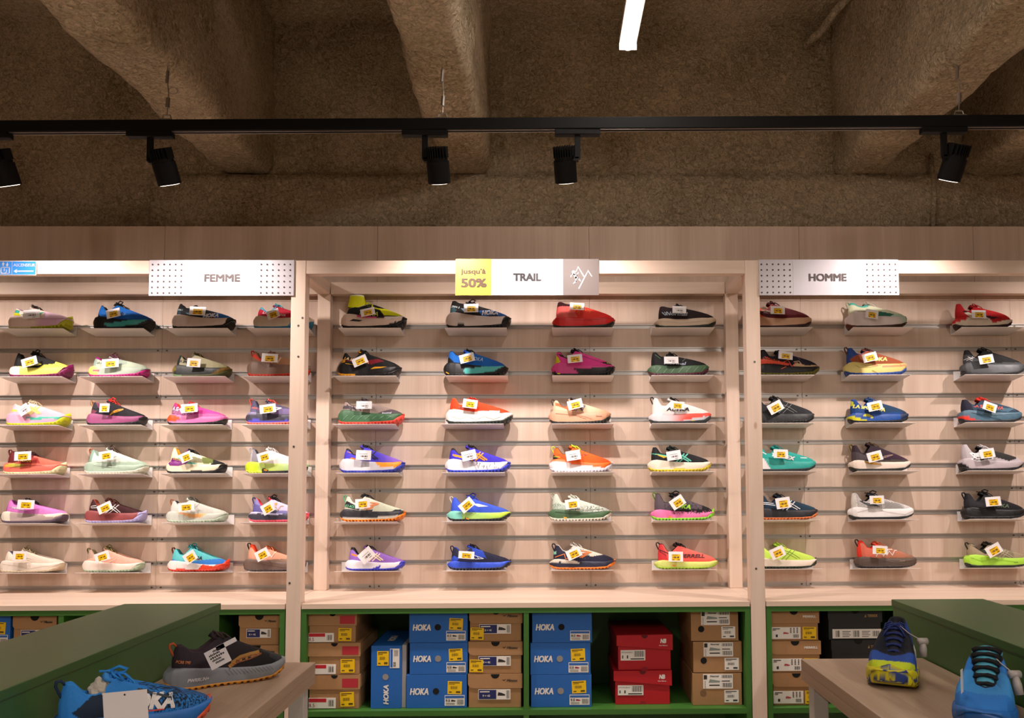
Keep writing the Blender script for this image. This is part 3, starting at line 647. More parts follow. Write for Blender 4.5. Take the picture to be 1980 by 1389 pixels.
# linear LED lamp
e_ = at(1214, 84, 3.10); g = empty('linear_lamp', (e_.x, e_.y, e_.z)); tag(g, 'glowing white linear tube lamp hanging from the ceiling', 'lamp')
m_ = MB(); m_.tube([(0, 0, 0), (0, -.02, -.012), (0, -2.4, -.012)], .026, 14); m_.build('diffuser', mat('FFF4EC', .5, 0, 0, .5, 9.0), g, smooth=True)
MB().box(-.034, .034, -2.4, -.004, .0, .022, bev=.002).build('housing', mat('D8CFC6', .4), g); MB().box(-.034, .034, -.004, 0, -.028, .022).build('end_cap', mat('CFC8C0', .3), g)
m_ = MB(); m_.tube([(.0, -.4, .02), (0, -.4, ZC-e_.z)], .002, 6); m_.tube([(.0, -1.9, .02), (0, -1.9, ZC-e_.z)], .002, 6); m_.build('hanger', mat('9C948A', .4, .6), g)
tube_and_fill_light(e_.x, e_.y-1.2, e_.z-.045, 2.3, 12); tube_and_fill_light(-1.6, -1.9, 3.0, 2.3, 105); tube_and_fill_light(1.9, -1.9, 3.0, 2.3, 105)  # last two are unseen, added behind the camera to bounce light off the floor
# ------------------------------------------------------------ shoes on the wall
TILT = math.radians(-8)
SHELF = None
def shelf(row, bl, label):
    global SHELF
    zb_ = RAIL[2*row-2]-.041; y = YW-.003
    xw = at(bl, {1: 645, 2: 738, 3: 830, 4: 922, 5: 1014, 6: 1107}[row], YW).x
    if SHELF is None:
        w_ = .262; d_ = .115; s8, c8 = math.sin(-TILT), math.cos(-TILT); th = .0018; e = .004
        mb = MB(); n = 5
        tp = [(0, 0), (w_, 0), (w_+e, -1), (-e, -1)]
        V = [(x, yy*d_*c8, -yy*d_*s8) for x, yy in tp]; mb.add(V+[(a, b, c-th) for a, b, c in V], [(0, 3, 2, 1), (4, 5, 6, 7), (0, 1, 5, 4), (1, 2, 6, 5), (2, 3, 7, 6), (3, 0, 4, 7)])
        mb.box(0, w_, -.0018, .0, -.001, .043); mb.box(.01, w_-.01, -.0018, .006, .040, .043)
        SHELF = o = mb.build('shoe_shelf', WHITEM)
    else:
        o = SHELF.copy(); COL.objects.link(o)
    o.location = (xw, y, zb_); tag(o, label, 'shelf', 'white metal shoe shelves on the slatwall'); return zb_
def ws(row, bl, heel, toe_, name, colors, tg, **k):
    zb_ = shelf(row, bl, 'white shelf under the '+' '.join(name.replace('-', ' ').split()[:12]))
    Ys = YW-.062; v = {1: 635, 2: 728, 3: 821, 4: 915, 5: 1010, 6: 1105}[row]
    a = at(heel, v, Ys); b = at(toe_, v, Ys); L = b.x-a.x
    loc = (a.x, Ys, zb_+.062*math.sin(-TILT)+.0008+.002)
    k.setdefault('group', None)
    nm = 'trail_shoe'
    k.setdefault('zs', {1: (1.12, .018), 2: (1.10, .014), 3: (1.07, .010), 4: (1.05, .006), 5: (1.03, .003), 6: (1.02, .0)}[row])
    return shoe(nm, name, L, colors, loc, (TILT, 0, 0), tagp=tg, cat='shoe', **{q: r for q, r in k.items() if q != 'group'}, group='trail shoes on the slatwall')
W1 = 'F2EEEC'; BK = '131214'
# ---- left bay, first column
ws(1, 35, 17, 138, 'cream and lilac shoe with mint stripe and lime toe tread, top left', ('F0DCC8', 'EFD2C8', 'B6B60C', 'A98AB0', '4A3A38', 'EDE0C8'), (60.8, 607.7, 4, 'w', 32), mh=.19, mf=.13, tw=.10, lug=.02, hc=.32, ht=.36,
   z=[heel('B69AC0', .12), zp('C8C400', (.05, .1), (.25, .17), (.16, .26), (.08, .24)), zp('3FA592', (.07, .25), (.2, .22), (.19, .27), (.08, .30)), toe('E5C0D2', .6)], m=[grad('DDAFC8', .45, .62), toe('C9B4B8', 1.4)], o=[zp('EADFA8', (-1, -1), (.42, -1), (.42, 1), (-1, 1))],
   d=[P('35A58F', (.22, .205), (.40, .215), (.52, .165), (.47, .16), (.40, .19), (.28, .19)), P('35A58F', (.40, .165), (.50, .23), (.62, .235), (.50, .165))])
ws(2, 33, 19, 139, 'black and lemon shoe with purple tread, second row far left', ('E4E05C', 'E8E46A', '7A1250', BK, BK, BK), (56.7, 699.8, 17, 'y', 30), mh=.15, mf=.12, tw=.1, lug=.02, hc=.37, ht=.40, hd=.24, bow=2,
   z=[zp(BK, (-.1, .155), (.22, .155), (.36, .11), (.55, .135), (.60, .165), (.78, .18), (.8, .5), (-.1, .5))], m=[zp('E9D9CF', (-1, -1), (.32, -1), (.2, .3), (-1, .3)), zp('7A1250', (.74, -.1), (.95, .16), (1.1, .2), (1.1, -.1))],
   d=[St('E4E05C', .008, (.36, .15), (.44, .165), (.57, .175), (.47, .21)), St(W1, .006, (.30, .17), (.36, .21))])
ws(3, 26, 13, 134, 'pale pink shoe with yellow cross stripes and lime tread, third row', ('E3B9C6', 'E3A9C4', 'C8CB10', 'EADCC8', 'D8C8A8', 'E8C8B8'), (45.8, 792.4, 36, 'w', 22, 18), mh=.18, mf=.12, tw=.09, lug=.015, hc=.33, ht=.39,
   z=[zp('D2CF58', (.05, .22), (.2, .2), (.2, .235), (.06, .25)), zp('EADCC8', (.3, .3), (.62, .2), (.8, .5), (.3, .5))], m=[zp('44B49C', (.34, .13), (.5, .115), (.95, .12), (.95, .08), (.5, .07), (.4, .09))], d=[M_x(.45, .21, .9, 'E6E070', .02)])
ws(4, 20, 7, 126, 'coral shoe with maroon heel and lime stripe, fourth row', ('E0705A', 'EC7260', 'E4DCAC', '4A141C', '3A1018', '5A1820'), (44, 882, 3, 'y', 32), mh=.17, mf=.13, tw=.09, lug=.014, hc=.37, ht=.37, loop='6A2A20',
   z=[zp('6A1C22', (-.1, .18), (.2, .17), (.3, .2), (.52, .19), (.52, .5), (-.1, .5)), zp('A83A34', (.3, .16), (.66, .16), (.6, .25), (.3, .26))], m=[zp('C8BE3C', (.05, .13), (.2, .17), (.42, .14), (.36, .11), (.16, .10))], d=[T('HOKA', .385, .215, .055, 'DFE06A', -4, .21), St('8A3A3A', .006, (.16, .09), (.42, .13), (.7, .12))])
ws(5, 19, 3.5, 129, 'orchid pink shoe with white heel block and taupe sole, fifth row', ('D777C4', 'B9A59E', '5A4A5A', 'A04A98', BK, 'D8C8D8'), (50, 975.7, -2, 'y', 32), mh=.17, mf=.12, tw=.04, hc=.35, ht=.37, lug=.008,
   z=[grad('E08AD0', .4, .9), heel('B85AA8', .16), zp('E8E0CE', (.85, -.1), (1.1, -.1), (1.1, .14), (.85, .13))], m=[zp('EEE6D2', (-1, -1), (.38, -1), (.16, .3), (-1, .3)), zp('EEE6D2', (.70, .10), (.92, .16), (1.1, .2), (1.1, .11), (.85, .08))], d=[P('B08CA8', (.14, .24), (.2, .25), (.42, .19), (.42, .17), (.22, .21)), T('SALOMON', .285, .215, .022, 'E8D8E8', -10, .19)])
ws(6, 14, 1, 123, 'cream beige shoe with tall white sole, bottom left', ('E6D6C4', 'F0E2D2', 'DCC8AA', '8A84A0', 'B0A080', 'E0CFB8'), (38, 1075, -1, 'y', 26), mh=.18, mf=.13, tw=.05, hc=.33, ht=.38, lug=.008, bow=2,
   z=[heel('D8CABC', .14)], d=[St('D6C4B2', .006, (.10, .13), (.3, .10), (.52, .05), (.75, .09), (.97, .10)), St('D9C8B8', .006, (.4, .24), (.55, .2)), St('D9C8B8', .006, (.36, .23), (.52, .18))])
# second column
ws(1, 186, 181, 298, 'royal blue shoe with black heel and teal sole wedge, top row left bay', ('1565B8', BK, '0E0E10', BK, BK, '101820'), (219, 606, 14, 'y', 27), mh=.18, mf=.115, hc=.37, ht=.42, hd=.28, bow=2,
   z=[grad('10489A', .45, .95), zp(BK, (-1, .1), (.16, .17), (.02, .3), (-1, .3))], m=[zp('3FA7A2', (.22, .075), (.40, .085), (.9, .14), (.94, .12), (.8, .05), (.6, .035), (.32, .01))], d=[T('HOKA', .50, .215, .04, 'BFE6F5', -5, .15, .0), P('F2A81E', (.01, .05), (.035, .05), (.05, .03), (.02, .03))])
ws(2, 184, 172, 288, 'pale grey-green shoe with magenta collar and yellow heel, second row', ('B3BFA9', 'A9B7A6', 'B81878', '8E1468', '7A4A5A', '98A894'), (213.3, 702.6, 4, 'y', 32), mh=.16, mf=.12, tw=.03, lug=.02, hc=.32, ht=.35, bow=2,
   z=[zp('93A9A0', (-1, .1), (.14, .15), (.16, .3), (-1, .3)), collar('8E1468', .035), zp('98A898', (.4, .13), (.7, .19), (.6, .3), (.35, .28))], m=[zp('E8DE6A', (-1, -1), (.26, -1), (.2, .12), (.06, .2), (-1, .2)), zp('B81878', (.1, .07), (.24, .08), (.2, .11), (.12, .10))], d=[T('LA SPORTIVA', .30, .20, .03, '6E7F78', -8, .28)])
ws(3, 181, 168, 283, 'black shoe with plum sole, gold swoosh and red laces, third row', ('1C1A20', '9E4F7C', '101012', '8A4A6A', 'E0392E', '2A2028'), (202, 789, 0, 'y', 19, 17), mh=.18, mf=.12, hc=.38, ht=.43, loop='C9986A', bow=2,
   z=[zp('7A3A50', (-.1, .1), (.13, .15), (.2, .22), (.12, .25), (-.1, .25)), zp('2C2E34', (.1, .26), (.2, .28), (.2, .4), (.05, .45))], m=[grad('8E4470', .5, 1), zp('101012', (.90, -.1), (.93, .1), (1.0, .16), (1.1, .2), (1.1, -.1))], d=[M_wave(.53, .2, 1.0, 'C98E2A')])
ws(4, 180, 163.5, 286, 'pale sage green shoe with white mesh, fourth row', ('D9DDD2', 'A9BFAA', 'DAD9C4', '8FA898', '6A5A50', 'BCCFC0'), (205, 881, 9, 'y', 27), mh=.17, mf=.115, tw=.03, hc=.37, ht=.42, loop='B06848', bow=2,
   z=[zp('8FB3A2', (-.1, .1), (.14, .15), (.16, .4), (-.1, .4)), grad('C8D4C4', .5, .95), low('A9BFAA', .18, .17), toe('A9C2AE', .86)], d=[St('CBD8CC', .01, (.2, .13), (.4, .10), (.6, .085)), M_wave(.46, .235, .7, 'B8C6BC', 'E8ECE4', .008)])
ws(5, 178, 164.5, 282, 'dark maroon shoe with dusty rose sole and white cross stripes, fifth row', ('3A1418', '9A4C4C', 'B0A8D6', '9A4434', '5A2A20', '3A1418'), (202.5, 982, 25, 'y', 28), mh=.19, mf=.14, tw=.10, hc=.38, ht=.40, lug=.014,
   m=[zp('B0A8D6', (.88, -.1), (.92, .14), (.95, .22), (1.1, .22), (1.1, -.1))], d=[M_x(.47, .205, 1.0, W1, .010), St(W1, .009, (.20, .27), (.12, .26), (.13, .235), (.22, .235))])
ws(6, 176, 160, 278, 'salmon pink shoe with cream sole and olive lace bow, bottom row', ('E7B09A', 'F2E0D2', 'A9B99C', '8A7A58', '8A8052', 'D8A890'), (197.4, 1076.7, 18, 'y', 28), mh=.18, mf=.12, tw=.06, hc=.36, ht=.41, loop='7A7048', bow=2, lug=.014,
   z=[zp('B89A8A', (.04, .2), (.2, .22), (.18, .5), (0, .5)), grad('EBB4A0', .3, .9)], m=[zp('A9BCA0', (.90, -.1), (.93, .11), (1.1, .2), (1.1, -.1))], d=[St('F0D8C8', .008, (.36, .17), (.55, .22)), St('F0D8C8', .008, (.45, .14), (.62, .22))])
# third column
ws(1, 344, 333, 454, 'black and white shoe with blue forefoot lettering panel, top row left bay', ('16181C', 'E2CFC4', BK, BK, BK, BK), (382, 601.5, -3, 'y', 31), mh=.20, mf=.13, tw=.05, hc=.38, ht=.37, hd=.3, bow=0,
   z=[zp('2A3E48', (-.1, .18), (.16, .2), (.14, .3), (-.1, .3)), zp('1F66B4', (.72, .1), (1.1, .1), (1.1, .3), (.9, .2), (.72, .19)), toe(BK, .93)], m=[zp(BK, (.86, -.1), (.90, .1), (.95, .2), (1.1, .2), (1.1, -.1))],
   d=[P('1F66B4', (.49, .20), (.80, .205), (.84, .16), (.53, .145)), T('HOKA', .66, .175, .055, 'F4F0EE', 0, .25, .05), P('3A5A68', (.24, .225), (.42, .22), (.46, .19), (.28, .195)), T('ZINAL 2', .14, .275, .022, 'BFD6DA', -8, .09)])
ws(2, 339, 334, 447, 'sage green shoe with charcoal sole and olive toe, second row', ('B2AC8C', '2C3130', '4A4A1E', '3A4038', '5A5020', '8A8A68'), (374.6, 701.6, -4, 'y', 26, 17), mh=.18, mf=.12, tw=.03, hc=.35, ht=.40, lug=.003,
   z=[zp('2A3030', (-.1, .1), (.13, .18), (.16, .4), (-.1, .4)), grad('A8A480', .5, .9), toe('6A5420', .93)], m=[zp('7A5E20', (.66, .0), (.82, .08), (.97, .2), (1.1, .2), (1.1, -.1), (.66, -.1)), zp('7A6A24', (-.1, .1), (.08, .17), (.1, .1), (.02, .06))], o=[zp('6A8A5A', (-1, -1), (.2, -1), (.2, 1), (-1, 1))], d=[T('LA SPORTIVA', .28, .22, .042, '23262A', -12, .34)])
ws(3, 334, 324, 439, 'magenta shoe with orange heel wedge and bold white lettering, third row', ('B02C7C', 'D070A8', BK, 'D8401C', 'D8403A', 'A02A70'), (366, 789.6, 5, 'y', 32), mh=.16, mf=.115, hc=.36, ht=.38, lug=.012,
   z=[zp('8A3A70', (-.1, .15), (.4, .13), (.42, .28), (.1, .3)), grad('D8479C', .45, .85), speck('C89AB8', .25, 0, .4, 0, .25), low('C46AA4', .0, .165)], m=[zp('E8501E', (-.1, .06), (.05, .17), (.22, .13), (.27, .07), (.1, .05)), zp('B887B0', (-.1, -.1), (.42, -.1), (.36, .05), (-.1, .05))], d=[T('LA SPORTIVA', .27, .235, .06, 'F6EEF4', -11, .42, None, .05)])
ws(4, 335, 322, 438, 'cream, purple and turquoise shoe with black toe, fourth row', ('EFE4C4', 'F1E6C6', BK, 'E0A520', BK, '7A2A80'), (359.6, 884, 24, 'y', 22, 18), mh=.18, mf=.12, tw=.05, hc=.42, hd=.28, ht=.40, lug=.008,
   z=[zp('3DB8AC', (.10, .27), (.35, .23), (.55, .14), (.35, .14), (.2, .25)), zp('8E8A6A', (.38, .17), (.72, .15), (.7, .2), (.5, .26), (.4, .27)), toe('1E201C', .78), zp('6E7A3E', (.66, .14), (.82, .15), (.8, .25), (.62, .25))], m=[zp(BK, (.88, -.1), (.9, .06), (.97, .2), (1.1, .2), (1.1, -.1)), zp(BK, (.36, 0), (.5, .055), (.9, .0), (.9, -.1), (.36, -.1))], d=[P('7A1A7A', (.06, .155), (.11, .25), (.20, .235), (.40, .185), (.36, .15), (.24, .115), (.10, .12)), T('SALOMON', .23, .215, .032, 'D8B030', -14, .20)])
ws(5, 338, 321.6, 440, 'pale grey shoe with peach wave on the sole, fifth row', ('D2D1C8', 'CDD0C4', 'B9C9B2', '4A4048', '6A6A60', 'D0D0C8'), (360, 980.4, 6, 'y', 31), mh=.17, mf=.125, tw=.04, hc=.35, ht=.41, loop='A06040', lug=.012,
   z=[toe('D8DACE', .8), heel('C8CCBE', .13)], m=[zp('F0B070', (.18, .17), (.3, .12), (.46, .06), (.62, .07), (.74, .14), (.5, .13)), grad('C4D0C0', .85, 1.)], d=[M_x(.45, .22, .9, 'B9BAB2', .008), P('E8905A', (.56, .32), (.61, .335), (.61, .30), (.57, .29))])
ws(6, 335, 324.6, 443, 'aqua and sky blue shoe with white and scarlet sole, bottom row', ('5FC3C8', 'F2E9E4', 'D83A20', '2A7A80', '3FA9AE', '4AB6BC'), (367.6, 1077.7, 34, 'y', 24, 20), mh=.17, mf=.1, tw=.10, hc=.36, ht=.43, loop='6A2A28', lug=.016, bow=2,
   z=[zp('3A82D8', (-.1, .19), (.1, .2), (.25, .15), (.5, .17), (.75, .19), (1.1, .22), (1.1, -.1), (-.1, -.1))], m=[zp('E0401E', (.55, .03), (.62, .11), (.80, .08), (.93, .16), (1.1, .25), (1.1, -.1), (.55, -.1)), zp('E0401E', (.18, -.1), (.18, .045), (.3, .05), (.36, .02), (.36, -.1))], d=[T('HOKA', .48, .215, .05, '1A2A34', -2, .24, .04), St('D84A3A', .006, (.37, .185), (.6, .185))])
# fourth column (partly behind the post)
ws(1, 497, 490, 606, 'red shoe with sky blue collar and cream sole, beside the left post', ('B01C34', 'E4D9C4', '2E88B0', '4AA8C8', '58B4CC', '8A1A4A'), (528, 607.7, 20, 'y', 24, 17), mh=.19, mf=.14, tw=.02, hc=.34, ht=.40, lug=.002,
   z=[collar('4AA8C8', .05), low('E0D0BC', .0, .155)], m=[zp('3A9AC0', (.60, .02), (.72, .1), (.9, .1), (.9, .05))], d=[T('LA SPORTIVA', .37, .215, .038, 'F0D8D8', -8, .4)])
ws(2, 489, 478, 599, 'brown shoe with red collar stripe and tan letter, second row by the post', ('8A6650', '85695A', 'E03A28', '7A5A48', '9A6A50', '8A5A48'), (521.5, 692.3, -3, 'y', 31), mh=.22, mf=.15, hc=.38, ht=.39, loop='D0402C', lug=.018,
   z=[zp('D0402C', (.1, .36), (.2, .28), (.42, .23), (.42, .19), (.2, .23), (.08, .3)), zp('B08060', (.42, .15), (1, .15), (.8, .3), (.42, .33))], d=[M_n(.50, .235, 1.0, 'E6CFA8', .026), St('6E5246', .006, (.2, .2), (.35, .12)), St('6E5246', .006, (.35, .19), (.5, .12))], gr=.01)
ws(3, 487, 475.6, 594, 'slate purple shoe with coral laces and violet sole line, third row', ('544E68', '3C3A48', 'F07A66', '3E3E58', 'F06A5E', '3E3A50'), (517.7, 790.5, 8, 'y', 31), mh=.19, mf=.14, hc=.39, ht=.41, loop='F0605A', lug=.02,
   z=[zp('7E6F9A', (.4, .15), (.6, .24), (1.2, .2), (1.2, 0), (.4, 0)), zp('6A6486', (-.1, .18), (.2, .19), (.15, .26), (-.1, .28))], m=[zp('5A54C8', (-.1, .02), (.15, .075), (.35, .06), (.6, .055), (1.1, .07), (1.1, .03), (-.1, -.05)), zp('8A84A8', (-.1, .14), (.2, .16), (.2, .2), (-.1, .2))], d=[M_bird(.48, .215, 1.0, 'E6E2EE', .012), T('NEO ACCS', .22, .24, .026, 'F07A70', -12, .24)], gr=.012)
ws(4, 488, 474.7, 595, 'off-white shoe with neon lime honeycomb sole, fourth row by the post', ('EFE8E4', 'C0D66A', 'D3E83A', '3A3A40', 'D8D4D0', 'E6E0DC'), (510.8, 883.4, 17, 'y', 26, 18), mh=.17, mf=.13, hc=.38, ht=.41, loop='B8B4B8', bow=1,
   z=[zp('8E8A92', (-.1, .16), (.26, .13), (.22, .5), (-.1, .5)), zp('BDB8BE', (-.1, .14), (.12, .16), (.1, .5), (-.1, .5))], m=[zp('CBE62E', (-1, -1), (.28, -1), (.24, .3), (-1, .3)), grad('B4D8A0', .4, .95), zp(BK, (.27, .0), (.32, .075), (.42, .03), (.42, -.1))], o=[zp(BK, (.3, -1), (2, -1), (2, 1), (.3, 1))], d=[P('F0A020', (.33, .055), (.39, .045), (.38, .03), (.33, .04))])
ws(5, 483, 481, 597, 'lavender shoe with black patterned laces and red sole edge, fifth row', ('8A84BE', '403E4C', 'F05468', 'E04048', '20202A', 'D83A40'), (517.7, 983, 30, 'y', 24, 20), mh=.16, mf=.12, tw=.05, hc=.38, ht=.42, loop='3E3C78', bow=2, lug=.012,
   z=[zp('D6CEEC', (.35, .2), (1.2, .12), (1.2, .5), (.3, .5)), zp('6560A0', (-.1, .15), (.3, .15), (.3, .22), (.1, .3), (-.1, .3)), zp('454350', (.26, .14), (.48, .12), (.5, .18), (.4, .22), (.3, .2))], m=[zp('C9C2E0', (-.1, .12), (.2, .14), (.4, .10), (.6, .12), (.6, .2), (-.1, .2)), toe('F05468', .92)], d=[M_n(.5, .21, .8, 'C8A868', .008), P('F0A020', (.44, .3), (.49, .31), (.49, .27), (.45, .27))])
ws(6, 480, 471, 591, 'peach and taupe shoe with orange-red collar, bottom row by the post', ('E2A184', '6F5A50', '4E3E38', 'F0401E', 'D87A50', 'C86A48'), (506.9, 1072.6, 28, 'y', 26, 19), mh=.19, mf=.13, hc=.42, hd=.28, ht=.40, loop='3A2A26', lug=.008,
   z=[collar('F0502A', .06), low('8A7060', .0, .185), grad('B89A84', .55, 1)], d=[M_n(.46, .25, 1.0, 'E9D9CF', .014), St('85705F', .008, (.15, .15), (.4, .11), (.7, .06))])
# ---- centre bay, first column
ws(1, 668.5, 659.7, 785.7, 'high sock shoe in neon yellow and black with pink sole stripe', ('0F0F12', 'E9D2C2', BK, 'D9D6D0', 'C8C81E', 'C8CC1E'), (711, 603.5, 12, 'y', 28, 15), mh=.195, mf=.14, tw=.05, hc=.30, hd=.30, ht=.40, tu=.40, bow=0, uh=.08, sock=('D8DA12', .49),
   z=[zp('D8DA12', (-.1, .30), (.12, .30), (.28, .345), (.40, .345), (.40, .32), (.8, .21), (1.0, .21), (1.0, .2), (.72, .165), (.66, .16), (.8, .19), (.5, .28), (.45, .6), (-.1, .6)), zp('D8DA12', (.68, .16), (.9, .155), (.97, .18), (.9, .26), (.6, .26)), zp(BK, (.40, .6), (.38, .33), (.47, .3), (.5, .6)), zp('F0ECE8', (.1, .467), (.4, .467), (.4, .6), (.1, .6))],
   m=[zp('E2508E', (.25, .20), (.26, .15), (.55, .115), (.66, .12), (.66, .2)), grad('1A1214', 1.4, 1.5), zp('F2EAE6', (.70, .09), (.95, .14), (1.0, .2), (.7, .2)), zp(BK, (.66, 0), (.8, .055), (.94, .09), (.97, .2), (1.1, .2), (1.1, -.1), (.66, -.1)), zp('2A1218', (.56, .12), (.68, .115), (.72, .2), (.6, .2))],
   d=[P(BK, (.15, .09), (.21, .115), (.35, .10), (.30, .08)), T('HOKA', .445, .20, .065, 'D8E83A', -6, .29, .0)])
ws(2, 660, 652.9, 776, 'black shoe with crimson band and amber heel patch', ('131313', '141416', '18181A', BK, '1A1A1A', 'C88A18'), (695.7, 698, 24, 'y', 29, 17), mh=.19, mf=.12, tw=.03, hc=.345, ht=.405, lug=.012,
   z=[zp('E09C18', (-.1, .15), (.06, .15), (.14, .22), (.05, .28), (-.1, .28)), zp('7A1426', (.12, .22), (.25, .22), (.40, .20), (.45, .18), (.55, .16), (.75, .2), (.65, .24), (.52, .22), (.3, .19))], m=[zp('E8A01C', (-.1, -.1), (.3, -.1), (.3, -.005), (.12, .02), (-.1, .07))], o=[zp('E8A01C', (-1, -1), (.3, -1), (.3, 1), (-1, 1))],
   d=[P('D89A1E', (.54, .085), (.60, .115), (.80, .115), (.72, .095)), T('LA SPORTIVA', .31, .225, .042, 'E8B878', -10, .40), St('E0B030', .008, (.14, .175), (.30, .145))])
ws(3, 658, 653.8, 781.5, 'grey striped shoe with deep green sole and red tread', ('9C8A84', '3F6A48', 'F04A3A', '3A3238', '4A4042', '5A4A4A'), (704, 783.5, 0, 'w', 30, 15), mh=.20, mf=.13, tw=.06, hc=.33, ht=.385, lug=.018, gr=.02,
   z=[zp('5A4E54', (.6, .14), (.8, .2), (1.1, .22), (1.1, .0), (.5, .1)), zp('4E444A', (-.1, .28), (.2, .26), (.3, .2), (.1, .22)), toe('4C3E42', .93)], m=[toe('F04A3A', .97)],
   d=[sum([St('2E2A34', .016, (.14+k*.07, .28), (.22+k*.07, .19)) for k in range(3)], []), sum([St('6E6062', .005, (.40+k*.03, .29-k*.01), (.44+k*.03, .20-k*.005)) for k in range(6)], []), T('Nnormal', .76, .145, .028, 'D8D8E8', 3, .14), sum([St('6A9A74', .008, (.1+k*.11, .06), (.17+k*.11, .12-.004*k)) for k in range(7)], [])])
ws(4, 664, 656.6, 782.6, 'violet-blue shoe with white heel sole and orange forefoot sole', ('4B3FCB', 'DAD8DE', '2E3AA8', '2A2A30', '1E1E22', '4A3AB8'), (703, 880.4, -2, 'w', 29, 19), mh=.20, mf=.135, tw=.06, hc=.36, ht=.43, bow=1, lug=.012,
   z=[collar('2A2628', .035), grad('8F66D0', .55, .95), zp('F08A1E', (.1, .17), (.2, .22), (.34, .185), (.3, .15))], m=[zp('F49A22', (.57, .16), (.58, .12), (.66, .07), (1.1, .06), (1.1, .3), (.5, .3)), zp('2E3AC0', (.92, -.1), (.96, .14), (.98, .3), (1.1, .3), (1.1, -.1))], d=[M_x(.46, .235, .9, '2A2A38', .016), St('F0A050', .008, (.12, .31), (.2, .28))])
ws(5, 660, 657.8, 783.9, 'mint and cream shoe with charcoal wave sole and orange tread', ('DAD9C4', '2E2E36', 'F5871E', 'E2DACE', '2A2A2E', '1E1E22'), (701, 974, 4, 'y', 28, 18), mh=.18, mf=.135, tw=.04, hc=.37, ht=.42, loop='5AB48A', lug=.025, gr=.02,
   z=[grad('D0D6BE', .4, .8), zp('26262E', (.05, .24), (.1, .31), (.32, .2), (.3, .165), (.1, .21)), zp('2E2E36', (.78, .12), (.86, .17), (.95, .175), (.93, .13)), zp('2E2E36', (.34, .16), (.52, .17), (.5, .13), (.34, .13))], m=[zp('D8D0C4', (-.1, .04), (.2, .065), (.5, .05), (.8, .07), (1.1, .12), (1.1, .06), (.5, .01), (-.1, .0)), toe('F5871E', .97)],
   d=[M_bird(.47, .225, 1.1, 'F08A5A', .014), T('NEO ACCS', .16, .225, .034, '7AD8A0', -10, .2)])
ws(6, 661, 667.4, 782.6, 'purple shoe with white sole, orange and cream stripes', ('9468C4', 'EDE9F0', '3A3CC0', '16161A', '1E1A24', '7A50B0'), (708.5, 1074, 42, 'w', 29, 22), mh=.17, mf=.12, tw=.06, hc=.38, ht=.42, lug=.012,
   z=[collar('1C1A20', .04), zp('F08A20', (.09, .28), (.22, .255), (.2, .225), (.12, .25))], m=[zp('3A3CC8', (.45, .02), (.64, .09), (.58, .0)), zp('3A3CC8', (.86, -.1), (.93, .12), (.99, .2), (1.1, .25), (1.1, -.1))], d=[M_x(.5, .21, .95, 'F2E0C0', .02)])
# centre, second column
ws(1, 867.7, 862.4, 987.8, 'black, white and blue shoe with lettering on blue, centre bay top', ('1A1717', 'EBDCD6', BK, '141214', BK, BK), (911, 596, 1, 'y', 28, 17), mh=.215, mf=.14, tw=.05, hc=.40, ht=.40, hd=.345, bow=2,
   z=[zp('3A5660', (-.1, .2), (.14, .21), (.17, .25), (.1, .33), (-.1, .33)), zp('1F66BC', (.8, .1), (1.1, .1), (1.1, .26), (.95, .25), (.8, .21)), toe(BK, .965)], m=[zp(BK, (.84, 0), (.88, .1), (.95, .2), (1.1, .3), (1.1, -.1)), zp(BK, (.18, .0), (.19, .05), (.28, .05), (.32, 0))],
   d=[P('1F66BC', (.50, .235), (.80, .235), (.86, .17), (.57, .15)), T('HOKA', .685, .20, .06, 'F6F2F0', 0, .25, .06), P('5F7F94', (.23, .275), (.44, .265), (.49, .225), (.28, .225)), T('ZINAL 2', .15, .30, .026, 'D8E6E6', -14, .13)])
ws(2, 869, 858, 981.9, 'bright blue shoe with black sole and teal wedge, centre bay', ('1668C4', '17171A', BK, '101014', '14141A', '10389A'), (903, 692.6, 14, 'y', 29, 17), mh=.19, mf=.115, hc=.37, ht=.41, hd=.29,
   z=[grad('1A56B0', .5, 1), zp('151518', (-1, .05), (.2, .16), (.08, .28), (-1, .28))], m=[zp('4FB8B2', (.29, .09), (.42, .095), (.9, .15), (.97, .17), (.95, .13), (.8, .05), (.6, .03), (.38, .0))], d=[T('HOKA', .52, .235, .055, 'CFEAF2', -8, .20, -.0), P('F5B51E', (.04, .065), (.09, .04), (.10, .025), (.05, .045))])
ws(3, 861, 862, 991.6, 'bright orange shoe with wavy white sole', ('EE4418', 'F3EFE8', '1C2A26', 'E06028', 'C0301A', 'E8380E'), (909, 781, -8, 'y', 28, 17), mh=.20, mf=.13, tw=.03, hc=.37, ht=.39, lug=.015, gr=.012,
   z=[low('F3EFE8', .0, .17), toe('E84014', .8)], m=[], d=[T('SALOMON', .285, .215, .028, '5A6A60', -10, .18), St('DAD4CC', .006, (.1, .10), (.22, .06), (.34, .10), (.46, .05), (.58, .09), (.72, .05), (.85, .09))])
ws(4, 863, 861, 987, 'violet-blue shoe with orange cross stripes and speckled white sole', ('3E31C4', 'EDEAEE', '3344C8', '2A2626', '1E1E1E', '3A2AB0'), (906.7, 881, 12, 'w', 28, 19), mh=.19, mf=.13, tw=.06, hc=.36, ht=.42, lug=.016,
   z=[collar('2A2626', .03), zp('F09A1E', (.11, .27), (.28, .235), (.26, .20), (.12, .24)), toe('4A30B8', .9)], m=[speck('6A6A70', .12, .4, .95), zp('3344C8', (.96, -.1), (.95, .1), (.98, .3), (1.1, .3), (1.1, -.1))], d=[M_x(.49, .215, .95, 'F59A1E', .02)])
